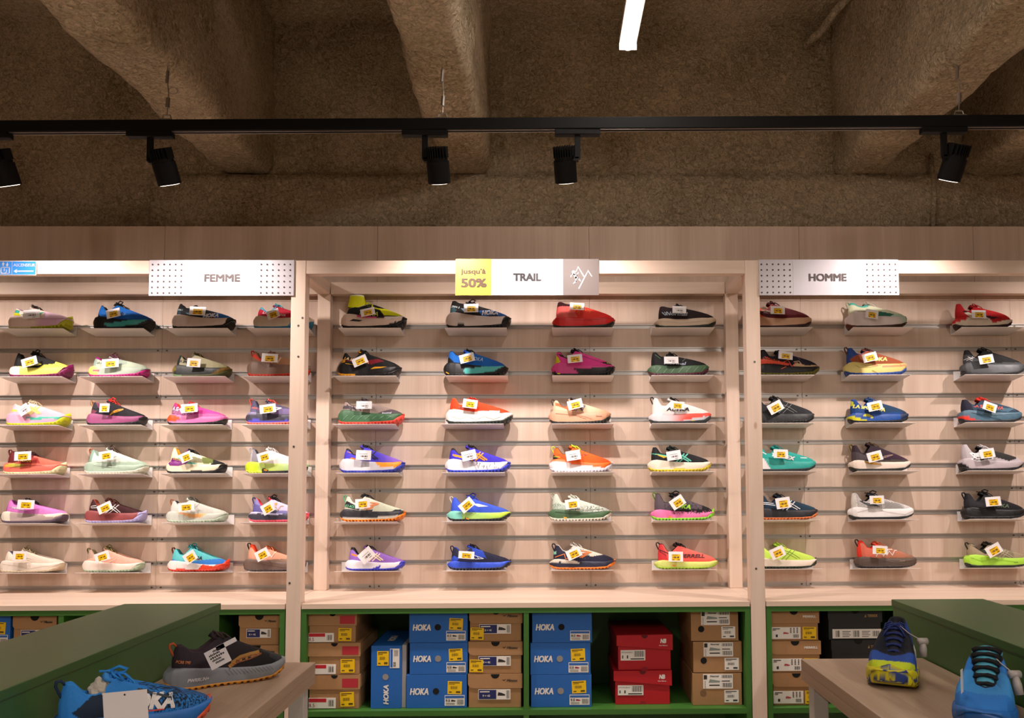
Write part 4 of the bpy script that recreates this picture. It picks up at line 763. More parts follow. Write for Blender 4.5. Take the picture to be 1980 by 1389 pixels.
ws(5, 864, 864.6, 986.8, 'cobalt blue shoe with aqua to lime sole and blue lace ends', ('3A5BD8', 'B4DE74', '1A2220', '3A5BD8', '2A44B0', '3A5BD8'), (902.3, 977, 40, 'y', 29, 19), mh=.15, mf=.115, tw=.03, hc=.36, ht=.40, loop='D8D0C4', lug=.012, bow=2,
   z=[grad('3B5CC8', .5, 1)], m=[zp('86D6C4', (-1, -1), (.30, -1), (.24, .3), (-1, .3)), grad('C9F04A', .5, .95), zp('141A18', (.26, -.02), (.3, .06), (.36, .03), (.42, 0))], d=[P('DCE6EE', (.39, .265), (.50, .26), (.66, .215), (.5, .21)), P('F2A020', (.30, .05), (.36, .035), (.35, .02), (.31, .03))])
ws(6, 864, 865.6, 988, 'navy shoe with cobalt sole and white triangle mark', ('1C1E38', '3458D8', '15162A', '2C52D4', '15162A', '2848C8'), (901.8, 1073.7, -4, 'y', 30, 14), mh=.135, mf=.11, tw=.06, hc=.35, ht=.40, loop='2A2A44', lug=.016,
   z=[zp('2E50C8', (.03, .15), (.1, .22), (.19, .18), (.14, .13)), zp('2848B8', (.42, .2), (.62, .18), (.5, .4), (.36, .4))], m=[zp('15162A', (.9, -.1), (.93, .08), (1.1, .2), (1.1, -.1))], d=[St('D8DCEC', .008, (.36, .245), (.58, .17), (.44, .165), (.36, .245)), St('D8DCEC', .006, (.46, .215), (.5, .17))])
# centre, third column
ws(1, 1068.5, 1068.8, 1189, 'all red shoe with dark maroon sock collar and thin black outsole', ('E23830', 'D8201E', '1E1A18', '3A0E14', '4A1014', '4A1418'), (1115.7, 592.7, -3, 'y', 28, 14), mh=.16, mf=.13, tw=.01, hc=.40, hd=.35, ht=.405, lug=.004, bow=0,
   z=[collar('3A0E14', .075), zp('D8605A', (.06, .15), (.4, .15), (.3, .32), (.08, .33)), grad('EE2A26', .5, .9), speck('D8A040', .10, .35, .62, .2, .32)], d=[St('B01818', .006, (.05, .13), (.3, .115), (.6, .10), (.9, .12))])
ws(2, 1069, 1067, 1189, 'hot pink shoe with yellow heel and black toe', ('DE3E92', 'D8408E', BK, '1E1216', '20121A', '1A1216'), (1111.6, 693.6, 6, 'y', 29, 16), mh=.18, mf=.12, tw=.05, hc=.36, ht=.42,
   z=[zp('DADA1E', (-.1, .16), (.06, .17), (.14, .2), (.05, .36), (-.1, .38)), zp('30141E', (.1, .33), (.3, .26), (.3, .235), (.14, .28)), zp(BK, (.75, .18), (.85, .155), (1.1, .155), (1.1, .3), (.85, .19))], m=[zp(BK, (.33, .10), (.5, .085), (.95, .12), (1.1, .18), (1.1, -.1), (.44, -.1), (.42, .03)), zp(BK, (-.1, -.1), (.18, -.1), (.12, .03), (.04, .06), (-.1, .06))], d=[P('E8D81E', (.08, .04), (.13, .035), (.13, .02), (.09, .025)), St('A02A6A', .007, (.42, .30), (.75, .19)), T('TRAIL', .89, .17, .014, 'E8E060', 4, .06)])
ws(3, 1068, 1062, 1181, 'peach and cream shoe with big outlined letter and beige sole', ('E5C2A2', 'D8A080', '23241E', '3A3032', '2A2024', 'C89A7A'), (1112, 782, 14, 'y', 29, 18), mh=.20, mf=.15, tw=.03, hc=.37, ht=.405, loop='4A4240', lug=.014,
   z=[zp('EE6C44', (.1, .33), (.22, .3), (.42, .23), (.45, .19), (.3, .21), (.1, .28)), grad('E0A27C', .65, 1)], d=[M_n(.515, .24, 1.05, '5A4A4A', .03), M_n(.515, .24, 1.05, 'D8C8B8', .014), St('C08A6A', .006, (.1, .15), (.4, .12), (.6, .06)), St('C08A6A', .006, (.3, .15), (.55, .10), (.7, .05)), T('TRAIL', .80, .095, .016, '8A5A40', 2, .1)])
ws(4, 1068, 1062.4, 1184.8, 'orange shoe with orange-to-white sole and lime laces', ('F0641E', 'F6ECEC', 'E8E6F2', '1A1A1E', 'D8E83A', 'D85A1A'), (1108.4, 881, 9, 'w', 28, 19), mh=.19, mf=.12, tw=.06, hc=.37, ht=.42, loop='C8D84A', lug=.012,
   z=[zp('1A1A1E', (-.1, .15), (.2, .15), (.12, .22), (.05, .28), (-.1, .28)), zp('D8521A', (.1, .28), (.35, .23), (.4, .17), (.2, .2)), grad('F4561C', .6, .95)], m=[low('F2701E', .2, .2), zp('F6ECEC', (-1, -1), (-1, .13), (.1, .15), (.3, .125), (.6, .08), (.8, .06), (1, .0), (1, -1)), grad('F6ECEC', 5, 6), toe('E8E6F2', .96)], d=[M_wave(.5, .225, .9, 'C8481A', 'F08A5A', .008), T('PEREGRINE', .12, .225, .016, 'C8E04A', -12, .1)])
ws(5, 1067, 1061, 1183, 'mottled white and green shoe with forest green sole', ('C9D3C4', '4A6A48', 'E6DCC8', 'E6E4D8', 'D8DCCC', 'DAD8CA'), (1107, 974.6, 8, 'y', 28, 18), mh=.17, mf=.12, tw=.05, hc=.405, ht=.40, lug=.014, bow=1, loop='B8C2B0',
   z=[speck('6E8A78', .35, 0, .5, 0, .27), speck('5A6A5A', .3, .35, 1, 0, .22), speck('F0EEE4', .2, .3, 1), toe('D8DACA', .93)], d=[St('2E4A34', .006, (.1, .13), (.35, .10), (.6, .10), (.9, .14)), P('F0A030', (.23, .055), (.29, .045), (.28, .025), (.24, .03)), St('2A2A2A', .005, (.3, .18), (.6, .15), (.85, .17))])
ws(6, 1066, 1063, 1190.5, 'navy shoe with cream zigzag mesh and orange tread', ('22233A', '262840', 'F58220', 'E0D8CC', 'C8C4BC', 'D8D4C8'), (1109.4, 1070.6, 24, 'y', 28, 19), mh=.15, mf=.11, tw=.05, hc=.36, ht=.40, loop='1E2030', lug=.01, gr=.015,
   z=[zp('DCD4C4', (.35, .24), (.45, .22), (.55, .2), (.66, .19), (.85, .22), (.6, .5), (.28, .5)), zp('7AC8A8', (.05, .26), (.1, .27), (.1, .22), (.05, .22)), speck('4A4A5A', .15, .3, .6, .15, .3), toe('F58220', .96)], m=[zp('D6CCBC', (-.1, .10), (.15, .11), (.35, .085), (.48, .07), (.4, .12), (.2, .2), (-.1, .2))], d=[St('F0823A', .010, (.08, .18), (.22, .225), (.24, .155), (.34, .16)), M_bird(.5, .22, 1.0, 'E87A3A', .012)])
# centre, fourth column
ws(1, 1257.7, 1267, 1385, 'dark brown shoe with cream sole and slanted white lettering', ('24161A', 'DAC4AC', '1E2A20', '20161A', '20161A', '20161A'), (1313.5, 599, -2, 'w', 27, 14), mh=.135, mf=.125, tw=.01, hc=.335, ht=.37, hd=.3, lug=.004, bow=1,
   d=[T('Normal', .34, .205, .055, 'A9B6C4', -3, .36), sum([St('A9B6C4', .012, (.11+k*.035, .235), (.16+k*.035, .18)) for k in range(3)], []), St('C8B09A', .005, (.05, .09), (.4, .06), (.9, .08))])
ws(2, 1255, 1253, 1371, 'black shoe with moss green wavy sole and burgundy heel tread', ('17181A', '4E6E50', '5A2A3A', '141414', '17181A', '17181A'), (1297.9, 696.6, 0, 'w', 28, 14), mh=.15, mf=.13, tw=.02, hc=.36, ht=.355, hd=.28, lug=.012, gr=.02,
   z=[toe('1E1E20', .8)], d=[T('Normal', .43, .175, .045, '9AA6BA', -3, .36), sum([St('8AA68E', .007, (.12+k*.12, .04), (.2+k*.12, .11)) for k in range(7)], []), St('6A8A70', .006, (.12, .32), (.2, .25)), St('7A8A80', .006, (.55, .2), (.62, .26))])
ws(3, 1256, 1254.8, 1375.5, 'white shoe with red forefoot sole and slanted black lettering', ('EDE7E4', 'D8D6DA', '2C3436', 'D8D4D0', '1E1A1C', 'E0DCDA'), (1310, 784, -4, 'y', 27, 15), mh=.15, mf=.13, tw=.03, hc=.39, ht=.405, loop='3A3436', lug=.01, bow=1,
   z=[], m=[grad('EA4A38', .25, .6), zp('D0D4DA', (.45, -.1), (.5, .03), (.7, .06), (.95, .1), (1.1, .12), (1.1, -.1))], d=[T('ALTRA', .45, .205, .055, '2A2A2E', -2, .36), T('VIBRAM', .68, .03, .012, 'E8C020', 0, .06)])
ws(4, 1257, 1252.9, 1375.3, 'black shoe with aqua cross stripes, cream and yellow sole', ('17171A', 'F0E4D0', 'D9C42A', '17171A', '1E2A26', '14201E'), (1303, 881, 9, 'w', 28, 18), mh=.17, mf=.12, tw=.04, hc=.37, ht=.395, lug=.014,
   z=[zp('5AC2A8', (.05, .28), (.3, .245), (.3, .21), (.1, .26)), zp('E0B81E', (.12, .26), (.3, .22), (.24, .2)), grad('2A2A2E', .6, 1), toe('1E1E20', .8)], m=[zp('E0C832', (.32, .0), (.42, .05), (.7, .02), (.7, -.1), (.32, -.1)), toe('C9BE6A', .97)], d=[M_x(.51, .19, .9, '62C8B0', .018)])
ws(5, 1259.5, 1259, 1381.9, 'charcoal and black shoe with pink sole and lime tread', ('5A4E56', 'EE78B0', '8EE23A', '141214', '141214', '1A1618'), (1310, 971.7, 33, 'y', 28, 20), mh=.155, mf=.10, tw=.08, hc=.405, ht=.42, loop='5A8A3A', lug=.016, bow=2,
   z=[zp('1A1618', (-.1, .1), (.25, .15), (.5, .16), (1.1, .14), (1.1, .0), (-.1, 0)), speck('1A1618', .2, .2, .9), zp('1A1618', (.76, .1), (1.1, .1), (1.1, .3), (.8, .24)), speck('F07AB4', .25, .25, .8, .0, .13), speck('F07AB4', .1, .8, 1, .0, .15)], m=[speck('1A1618', .35, .3, .85, .09, .2), toe('A8D83A', .965)], d=[T('HOKA', .46, .21, .065, 'A4E83A', -8, .30, .05), P('F0A030', (.25, .06), (.31, .05), (.30, .03), (.26, .035))])
ws(6, 1260, 1265.6, 1388, 'coral red shoe with lime yellow sole and black laces', ('E4564C', 'D6E27A', 'A8C83A', '1E1214', '1A1416', '2A1A1C'), (1306.7, 1076.7, -1, 'y', 28, 19), mh=.13, mf=.10, tw=.02, hc=.385, ht=.405, lug=.008, bow=1, loop='2A1A1C',
   z=[grad('F0604E', .4, .8), zp('D0343A', (-.1, .1), (.2, .13), (.12, .4), (-.1, .4)), zp('EC6A5E', (.42, .3), (.5, .2), (.7, .14), (1, .14), (1, .4))], d=[T('MERRELL', .57, .195, .052, '4A1A20', -1, .40), St('1A1416', .012, (.06, .3), (.2, .24), (.24, .2)), St('1A1416', .006, (.08, .27), (.18, .2)), P('F0A030', (.26, .065), (.32, .055), (.31, .035), (.27, .04))])
# ---- right bay, first column (partly behind the right post)
ws(1, 1442, 1448, 1569.8, 'mauve and orange shoe with peach sole, by the right post', ('8A4450', 'DDB294', '3A1A1C', 'E4683C', '4A2028', '5A2A30'), (1503.7, 600, -2, 'y', 28, 16), mh=.15, mf=.12, tw=.01, hc=.34, ht=.40, lug=.004,
   z=[zp('EE6E48', (-.1, .1), (.22, .12), (.3, .5), (-.1, .5)), zp('48141E', (.1, .25), (.4, .22), (.6, .16), (.4, .13), (.2, .16)), low('6A202C', 0, .17), toe('6E2430', .86)], d=[T('SALOMON', .28, .24, .026, 'F0E0DC', -8, .18, .04), T('VECTIV', .30, .205, .02, 'D8B0B0', -6, .16, .02)])
ws(2, 1445, 1463, 1585, 'black shoe with orange-red lettering band and pale tan forefoot', ('1A1726', '161416', '6E6A22', '141420', '2A2438', '14141E'), (1519, 687.7, -6, 'y', 28, 15), mh=.16, mf=.10, tw=.05, hc=.385, ht=.39, hd=.27, lug=.018, bow=0,
   z=[zp('C9A884', (.55, .13), (.6, .17), (.75, .12), (.95, .14), (.95, .0), (.6, .0)), toe('141216', .93), zp('E05238', (-.1, .17), (.1, .26), (.35, .2), (.5, .16), (.48, .13), (.3, .16))], d=[P('E25A40', (.06, .22), (.12, .275), (.34, .21), (.36, .175), (.2, .20)), T('SALOMON', .20, .235, .034, '1E1418', -12, .26, .04), St('E25A40', .012, (.40, .18), (.48, .21), (.53, .11), (.59, .17)), St('C9A884', .012, (.56, .18), (.64, .19), (.70, .11)), St('8A7AA8', .005, (.5, .3), (.46, .24)), St('8A7AA8', .005, (.62, .26), (.66, .21)), St('E25A40', .010, (.36, .08), (.44, .11))])
ws(3, 1445, 1453, 1575, 'all dark charcoal shoe with thin grey line stripes', ('222427', '1E1F21', '151617', '1A1A1C', '1C1C1E', '1C1C1E'), (1499.5, 787.8, 28, 'y', 29, 20), mh=.16, mf=.12, hc=.37, ht=.42, lug=.014, tw=.03,
   z=[toe('2C2F32', .8)], m=[grad('3A3C3E', .2, .9)], d=[M_x(.5, .2, 1.1, '9AA09E', .005), St('6A6E70', .005, (.3, .22), (.45, .2), (.47, .17))])
ws(4, 1449, 1456, 1577.6, 'turquoise shoe with bold white lettering and white heel', ('2AA79C', '2FA59A', '1A2A2A', '2AA79C', '1E8A84', '1E968C'), (1509.8, 877.8, -2, 'y', 28, 17), mh=.19, mf=.13, tw=.01, hc=.39, ht=.40, lug=.010,
   z=[], m=[zp('F0EAE8', (-1, -.1), (.36, -.1), (.2, .1), (.1, .3), (-1, .3))], d=[T('TERREX', .46, .215, .055, 'F4F2F2', -12, .36, .06), P('F0EEEE', (.72, .195), (.83, .195), (.83, .183), (.72, .183)), St('E8F0F0', .012, (.12, .3), (.2, .25))])
ws(5, 1454, 1461, 1581.7, 'petrol blue shoe with white cross stripes and orange tread', ('163246', '26262C', 'D87436', '16202C', '15181E', '15202C'), (1514.3, 973, 8, 'y', 28, 21), mh=.17, mf=.135, tw=.04, hc=.38, ht=.41, lug=.016,
   z=[grad('1C3E52', .5, 1)], m=[toe('B86030', .985)], d=[M_x(.5, .205, 1.05, 'F0F0F2', .011), St('F0F0F2', .010, (.28, .245), (.1, .265), (.11, .24), (.3, .215))])
ws(6, 1458, 1461, 1579.9, 'neon lime shoe with cream sole and dark line stripes', ('C6E85C', 'EADCCB', '26301E', '8AB02E', 'A8C83A', 'A8D03E'), (1503.3, 1069, 23, 'y', 28, 20), mh=.155, mf=.12, tw=.07, hc=.34, ht=.41, lug=.014,
   z=[], m=[zp('26301E', (.78, 0), (.86, .045), (.96, .1), (.99, .2), (1.1, .2), (1.1, -.1), (.7, -.1))], d=[M_x(.5, .205, 1.1, '5A7A2A', .007), P('F07A3A', (.47, .33), (.51, .34), (.52, .31), (.48, .30))])
# right bay, second column
ws(1, 1632.8, 1635.7, 1753.6, 'mint and cream shoe with dark green mesh and turquoise collar', ('DFE3C2', 'E8DBDA', '3A1E12', '5AB8A8', 'D8D6C8', '6A8A80'), (1686, 607.7, -10, 'y', 25, 17), mh=.21, mf=.14, tw=.0, hc=.385, ht=.39, hd=.32, loop='B8C2A0', lug=.004,
   z=[collar('56BFAE', .04), zp('F0E6E4', (.12, .25), (.3, .24), (.3, .14), (.12, .14)), zp('2A6A5A', (.32, .17), (.34, .28), (.5, .24), (.75, .18), (.68, .15)), zp('3A3430', (.32, .17), (.32, .26), (.36, .26), (.36, .17)), zp('B9D6BE', (.66, .14), (.75, .18), (1.1, .2), (1.1, .0), (.66, 0))], m=[grad('B6D2BC', .75, .95)], o=[zp('5A2A14', (-1, -1), (.14, -1), (.14, 1), (-1, 1))], d=[T('SALOMON', .235, .235, .024, 'A8946A', 0, .14, .0), T('X', .945, .155, .025, '1A1A1A', 0)])
ws(2, 1626, 1632.5, 1753, 'rust brown shoe with cobalt heel and pale yellow sole', ('9A4E30', 'E0CF7E', '2A4E9A', '2F4FA0', '4A2018', '6A2E20'), (1682, 691, 14, 'y', 29, 17), mh=.185, mf=.145, tw=.03, hc=.41, hd=.31, ht=.415, loop='6A3A28', bow=1, lug=.012,
   z=[zp('2C4C96', (-.1, .15), (.12, .17), (.08, .24), (.2, .3), (.32, .34), (.1, .5), (-.1, .5)), grad('A85434', .4, .9), toe('5A2E20', .94)], m=[zp('D9785A', (.4, .14), (.7, .085), (.95, .12), (.95, .145), (.7, .12)), toe('D8C878', .99)], d=[T('HOKA', .51, .225, .055, 'F0E286', -2, .28, .05), St('A89848', .006, (.14, .14), (.2, .10), (.34, .10), (.55, .13)), St('A89848', .005, (.4, .06), (.48, .03))])
ws(3, 1635, 1639.4, 1756.8, 'royal blue shoe with lime heel and yellow lettering', ('1C4484', '1A4C9C', '14161C', '2A5AB0', '3A5A90', '23456A'), (1692, 785.4, 12, 'y', 29, 18), mh=.15, mf=.12, tw=.02, hc=.37, ht=.405, lug=.012,
   z=[zp('C4C82A', (-.1, .28), (.1, .27), (.1, .34), (-.1, .42)), zp('1C3E5E', (.55, .15), (1.1, .15), (1.1, .4), (.5, .4)), toe('23384E', .85)], m=[zp('DAD622', (-1, -1), (.34, -1), (.34, .02), (.2, .05), (.05, .10), (-1, .1)), zp('D8D430', (.2, .10), (.28, .14), (.36, .10), (.38, .06), (.3, .09)), toe('1A2A4A', .8)], d=[T('LA SPORTIVA', .33, .225, .055, 'EDE87A', -8, .50, .05), P('DCD82A', (.95, .09), (.99, .10), (1.0, .07), (.96, .06))])
ws(4, 1641, 1641.8, 1760.5, 'dark plum shoe with cream sole and mustard inlay', ('2E1E2A', 'EBDACA', '1E2420', '24181E', '5A4420', '3A2430'), (1691.5, 883, 14, 'y', 29, 19), mh=.16, mf=.12, tw=.03, hc=.40, ht=.46, loop='6A5A28', lug=.01,
   z=[zp('4A4044', (-.1, .1), (.2, .15), (.35, .2), (.1, .3), (-.1, .3)), grad('3A1C34', .4, .9), low('4A463E', 0, .16)], d=[P('E3A41E', (.21, .135), (.36, .125), (.50, .085), (.36, .09), (.24, .11)), M_wave(.56, .2, .9, 'B89A84', '8A6A90', .007)])
ws(5, 1639.4, 1641, 1766, 'light grey mesh shoe with tall white sole and black logo patch', ('B9B4B0', 'F2EEEC', '1C1E20', '222024', '2A2A2E', '2A2A2C'), (1695.6, 966.8, 1, 'y', 28, 16), mh=.175, mf=.14, tw=.0, hc=.40, ht=.40, lug=.006, bow=2,
   z=[heel('DAD4CC', .17), zp('9A9692', (.55, .15), (.8, .15), (.75, .22), (.5, .26)), toe('CFCBC9', .8), speck('8A8684', .15, .1, .7)], d=[P('22272A', (.15, .27), (.22, .275), (.36, .235), (.46, .185), (.30, .19), (.22, .22)), T('SALOMON', .30, .245, .022, 'E8E4E0', -12, .18, .04), St('D6D2D0', .006, (.1, .10), (.35, .16), (.55, .1), (.8, .06), (.96, .12)), St('EAE6E4', .010, (.56, .29), (.62, .24)), St('EAE6E4', .010, (.60, .28), (.66, .24))])
ws(6, 1643, 1652.9, 1772, 'tan and brown shoe with bright red collar and silver letter', ('C07A5E', '5A4A42', '3A2E2A', 'F03020', 'D86A4A', 'E05A3A'), (1701.8, 1064, -3, 'y', 29, 16), mh=.17, mf=.135, tw=.0, hc=.425, hd=.30, ht=.42, loop='3A2E2A', lug=.010,
   z=[collar('F23A26', .045), zp('F03A28', (-.1, .15), (.1, .17), (.1, .5), (-.1, .5)), zp('D06A54', (.1, .17), (.3, .17), (.25, .33), (.1, .36)), grad('8A6A58', .65, 1), low('8A6850', 0, .16)], d=[M_n(.42, .225, 1.15, 'E6DCD6', .014), M_n(.56, .225, .8, 'E6DCD6', .012), St('6E5C50', .010, (.1, .1), (.35, .13), (.6, .08), (.9, .12)), T('TRAIL', .71, .105, .018, 'A88A70', 2, .09)])
# right bay, third column
ws(1, 1837, 1843.7, 1956.4, 'scarlet shoe with cream heel wedge, top row far right', ('C01C22', 'DED0BC', '2A1014', 'A81A20', 'B81C20', 'A8181C'), (1892.8, 607.7, -1, 'y', 28, 16), mh=.16, mf=.10, tw=.02, hc=.385, ht=.38, lug=.010,
   z=[zp('2E1014', (.08, .27), (.2, .26), (.3, .25), (.2, .23), (.1, .24)), zp('301014', (.35, .22), (.6, .16), (.8, .12), (.6, .12), (.5, .15)), heel('B4151C', .2)], m=[zp('D01E24', (-.1, .05), (.06, .09), (.2, .12), (.15, .3), (-.1, .3)), zp('C01C22', (.6, .05), (.75, .08), (.95, .12), (.7, .12), (.56, .14))], d=[P('E2D6C2', (.16, .225), (.24, .24), (.36, .17), (.52, .12), (.44, .08), (.28, .12)), T('SALOMON', .43, .18, .034, 'F4EEEA', -28, .30, .05)])
ws(2, 1843, 1859, 1979.4, 'black shoe with steel grey midsole and small white emblem', ('151618', '4A4D50', '202224', '121214', '121214', '121214'), (1907, 695, 9, 'y', 29, 17), mh=.18, mf=.13, tw=.01, hc=.375, ht=.42, lug=.004,
   z=[zp('3E4042', (-.1, .1), (.34, .17), (.12, .3), (-.1, .34)), low('4A4D50', 0, .165)], m=[grad('6E7276', .3, .6), grad('44484C', .7, 1)], d=[St('E0E0E0', .006, (.06, .235), (.12, .25), (.16, .22)), St('E0E0E0', .006, (.10, .27), (.14, .24), (.17, .27)), St('E0E0E0', .006, (.08, .215), (.13, .235), (.19, .25)), St('E0E0E0', .006, (.12, .22), (.15, .20))])
ws(3, 1843.7, 1854.4, 1975, 'steel blue shoe with red heel wedge and coral lettering', ('2C4458', '4A6C80', '1A1C22', '24283A', 'E03A2C', 'D83A2C'), (1914, 787, -20, 'y', 27, 17), mh=.18, mf=.13, tw=.01, hc=.35, ht=.39, lug=.006,
   z=[zp('1E1E32', (-.1, .15), (.2, .17), (.14, .5), (-.1, .5)), zp('4E7488', (.5, .18), (.62, .2), (.85, .2), (.72, .14)), toe('26243E', .86)], m=[zp('EA3A26', (-1, -1), (.22, -1), (.4, .0), (.2, .04), (.04, .10), (-1, .1)), zp('EA3A26', (.2, -.1), (.6, -.1), (.6, .01), (.2, .02))], d=[T('LA SPORTIVA', .43, .225, .05, 'F0605A', -7, .45, .02), St('2E4A5C', .008, (.15, .14), (.4, .08), (.6, .03)), St('6A93A6', .008, (.3, .13), (.55, .10), (.9, .12))])
ws(4, 1848, 1855, 1976.6, 'pale lilac-grey shoe with black mesh and outlined logo patch', ('BDB4B8', 'B9ADB2', '141416', '1A1618', 'D8D4D6', '2A2628'), (1909, 877, 9, 'y', 29, 18), mh=.18, mf=.12, tw=.02, hc=.405, ht=.39, lug=.010,
   z=[zp('2A2826', (.5, .2), (.72, .13), (.84, .16), (.9, .22), (.7, .3), (.5, .34)), toe('C2BAC0', .88)], m=[zp('141416', (-.1, -.1), (.22, -.1), (.10, .05), (.02, .11), (-.1, .11))], d=[P('F2EEF0', (.14, .26), (.22, .27), (.5, .2), (.50, .16), (.38, .14), (.24, .12), (.14, .16), (.20, .19)), P('1C1A1E', (.165, .245), (.24, .25), (.475, .188), (.475, .165), (.38, .155), (.26, .135), (.17, .16), (.24, .195)), T('SALOMON', .325, .21, .034, 'F4F2F2', -12, .23, .05)])
ws(5, 1850.7, 1860.6, 1981, 'all black shoe with large heel loop and dark green lettering', ('18181B', '161618', '121214', '15151C', '141418', '1A1A1E'), (1920.5, 970, 4, 'y', 30, 18), mh=.17, mf=.125, tw=.02, hc=.39, ht=.43, loop='1A1E30', lug=.010, bow=2,
   z=[zp('232428', (.02, .2), (.3, .2), (.2, .3), (.05, .3))], d=[T('HOKA', .56, .195, .055, '5E6E58', -4, .26), St('2A2A2C', .006, (.12, .12), (.4, .08), (.5, .02)), St('2A2A2C', .006, (.1, .16), (.4, .12), (.62, .04))])
ws(6, 1855, 1866.6, 1988, 'khaki shoe with neon lime sole, bottom row far right', ('A08F74', 'B4EC4A', '202A18', '1E2016', '22221A', '2A2A1E'), (1922, 1064, 28, 'y', 30, 20), mh=.19, mf=.13, tw=.0, hc=.36, ht=.39, loop='2A2E1E', lug=.006,
   z=[zp('2A2E20', (.1, .34), (.3, .26), (.38, .22), (.28, .2), (.2, .26)), grad('8A8068', .4, .6), toe('A39378', .7)], m=[zp('202A18', (-.1, -.1), (.3, -.1), (.12, .02), (.03, .04), (-.1, .04))], d=[M_x(.55, .19, .9, 'B0A488', .014), St('8ACB30', .006, (.05, .15), (.2, .09), (.4, .12), (.7, .08)), T('ULTRA', .72, .07, .014, '5A7A2A', 0, .06)])
# ------------------------------------------------------------ shoe boxes
def quad(mb, x0, x1, z0, z1, y=-.0008, mi=0, sk=0): mb.add([(x0, y, z0), (x1, y, z0+sk), (x1, y, z1+sk), (x0, y, z1)], [(0, 1, 2, 3)], mi)
PW_ = mat('EDE6DE', .5); YS = mat('F2C40A', .45); PINK = mat('2A2622', .6)
def barcode(mb, x0, x1, z0, z1, n=12, y=-.0016):
    for k in range(n):
        a = x0+(x1-x0)*k/n; quad(mb, a, a+(x1-x0)/n*(.3+.4*((k*7) % 3)/2), z0, z1, y)
def sticker(t, x0, z0, w_, h_, m_, name='price_sticker', rot=0., dy=0.):
    o = MB().box(0, w_, -.0012, -.0002, 0, h_).build(name, m_, t, loc=(x0, dy, z0)); o.rotation_euler = (0, rot, 0)
    p = MB(); barcode(p, w_*.2, w_*.7, h_*.4, h_*.62, 11); quad(p, w_*.08, w_*.85, h_*.86, h_*.93, -.0016); quad(p, w_*.08, w_*.5, h_*.76, h_*.8, -.0016); quad(p, w_*.1, w_*.3, h_*.12, h_*.2, -.0016); quad(p, w_*.6, w_*.9, h_*.1, h_*.24, -.0016)
    p.build('print', mat('5A4410' if m_ is YS else '3A3836', .6), o); return o
def disc(t, x, z, r, m_, name='finger_hole', y=-.001, half=False):
    mb = MB(); n = 20; a0 = PI if half else 0; sp_ = PI if half else 2*PI
    mb.add([(x+r*math.cos(a0+sp_*k/n), y, z+r*math.sin(a0+sp_*k/n)) for k in range(n+(1 if half else 0))], [tuple(range(n+(1 if half else 0)))]); return mb.build(name, m_, t)
HOLE = mat('0A0806', .9); HOLEL = mat('8E8A86', .7)
KRAFT = mat('AA7F55', .75, 0, .15); KRAFT2 = mat('A37A50', .75, 0, .15); BLUEB = mat('1F63B4', .5); REDB = mat('B4121F', .45); NAVY = mat('1E2560', .5); BLKB = mat('1B1D1F', .55)
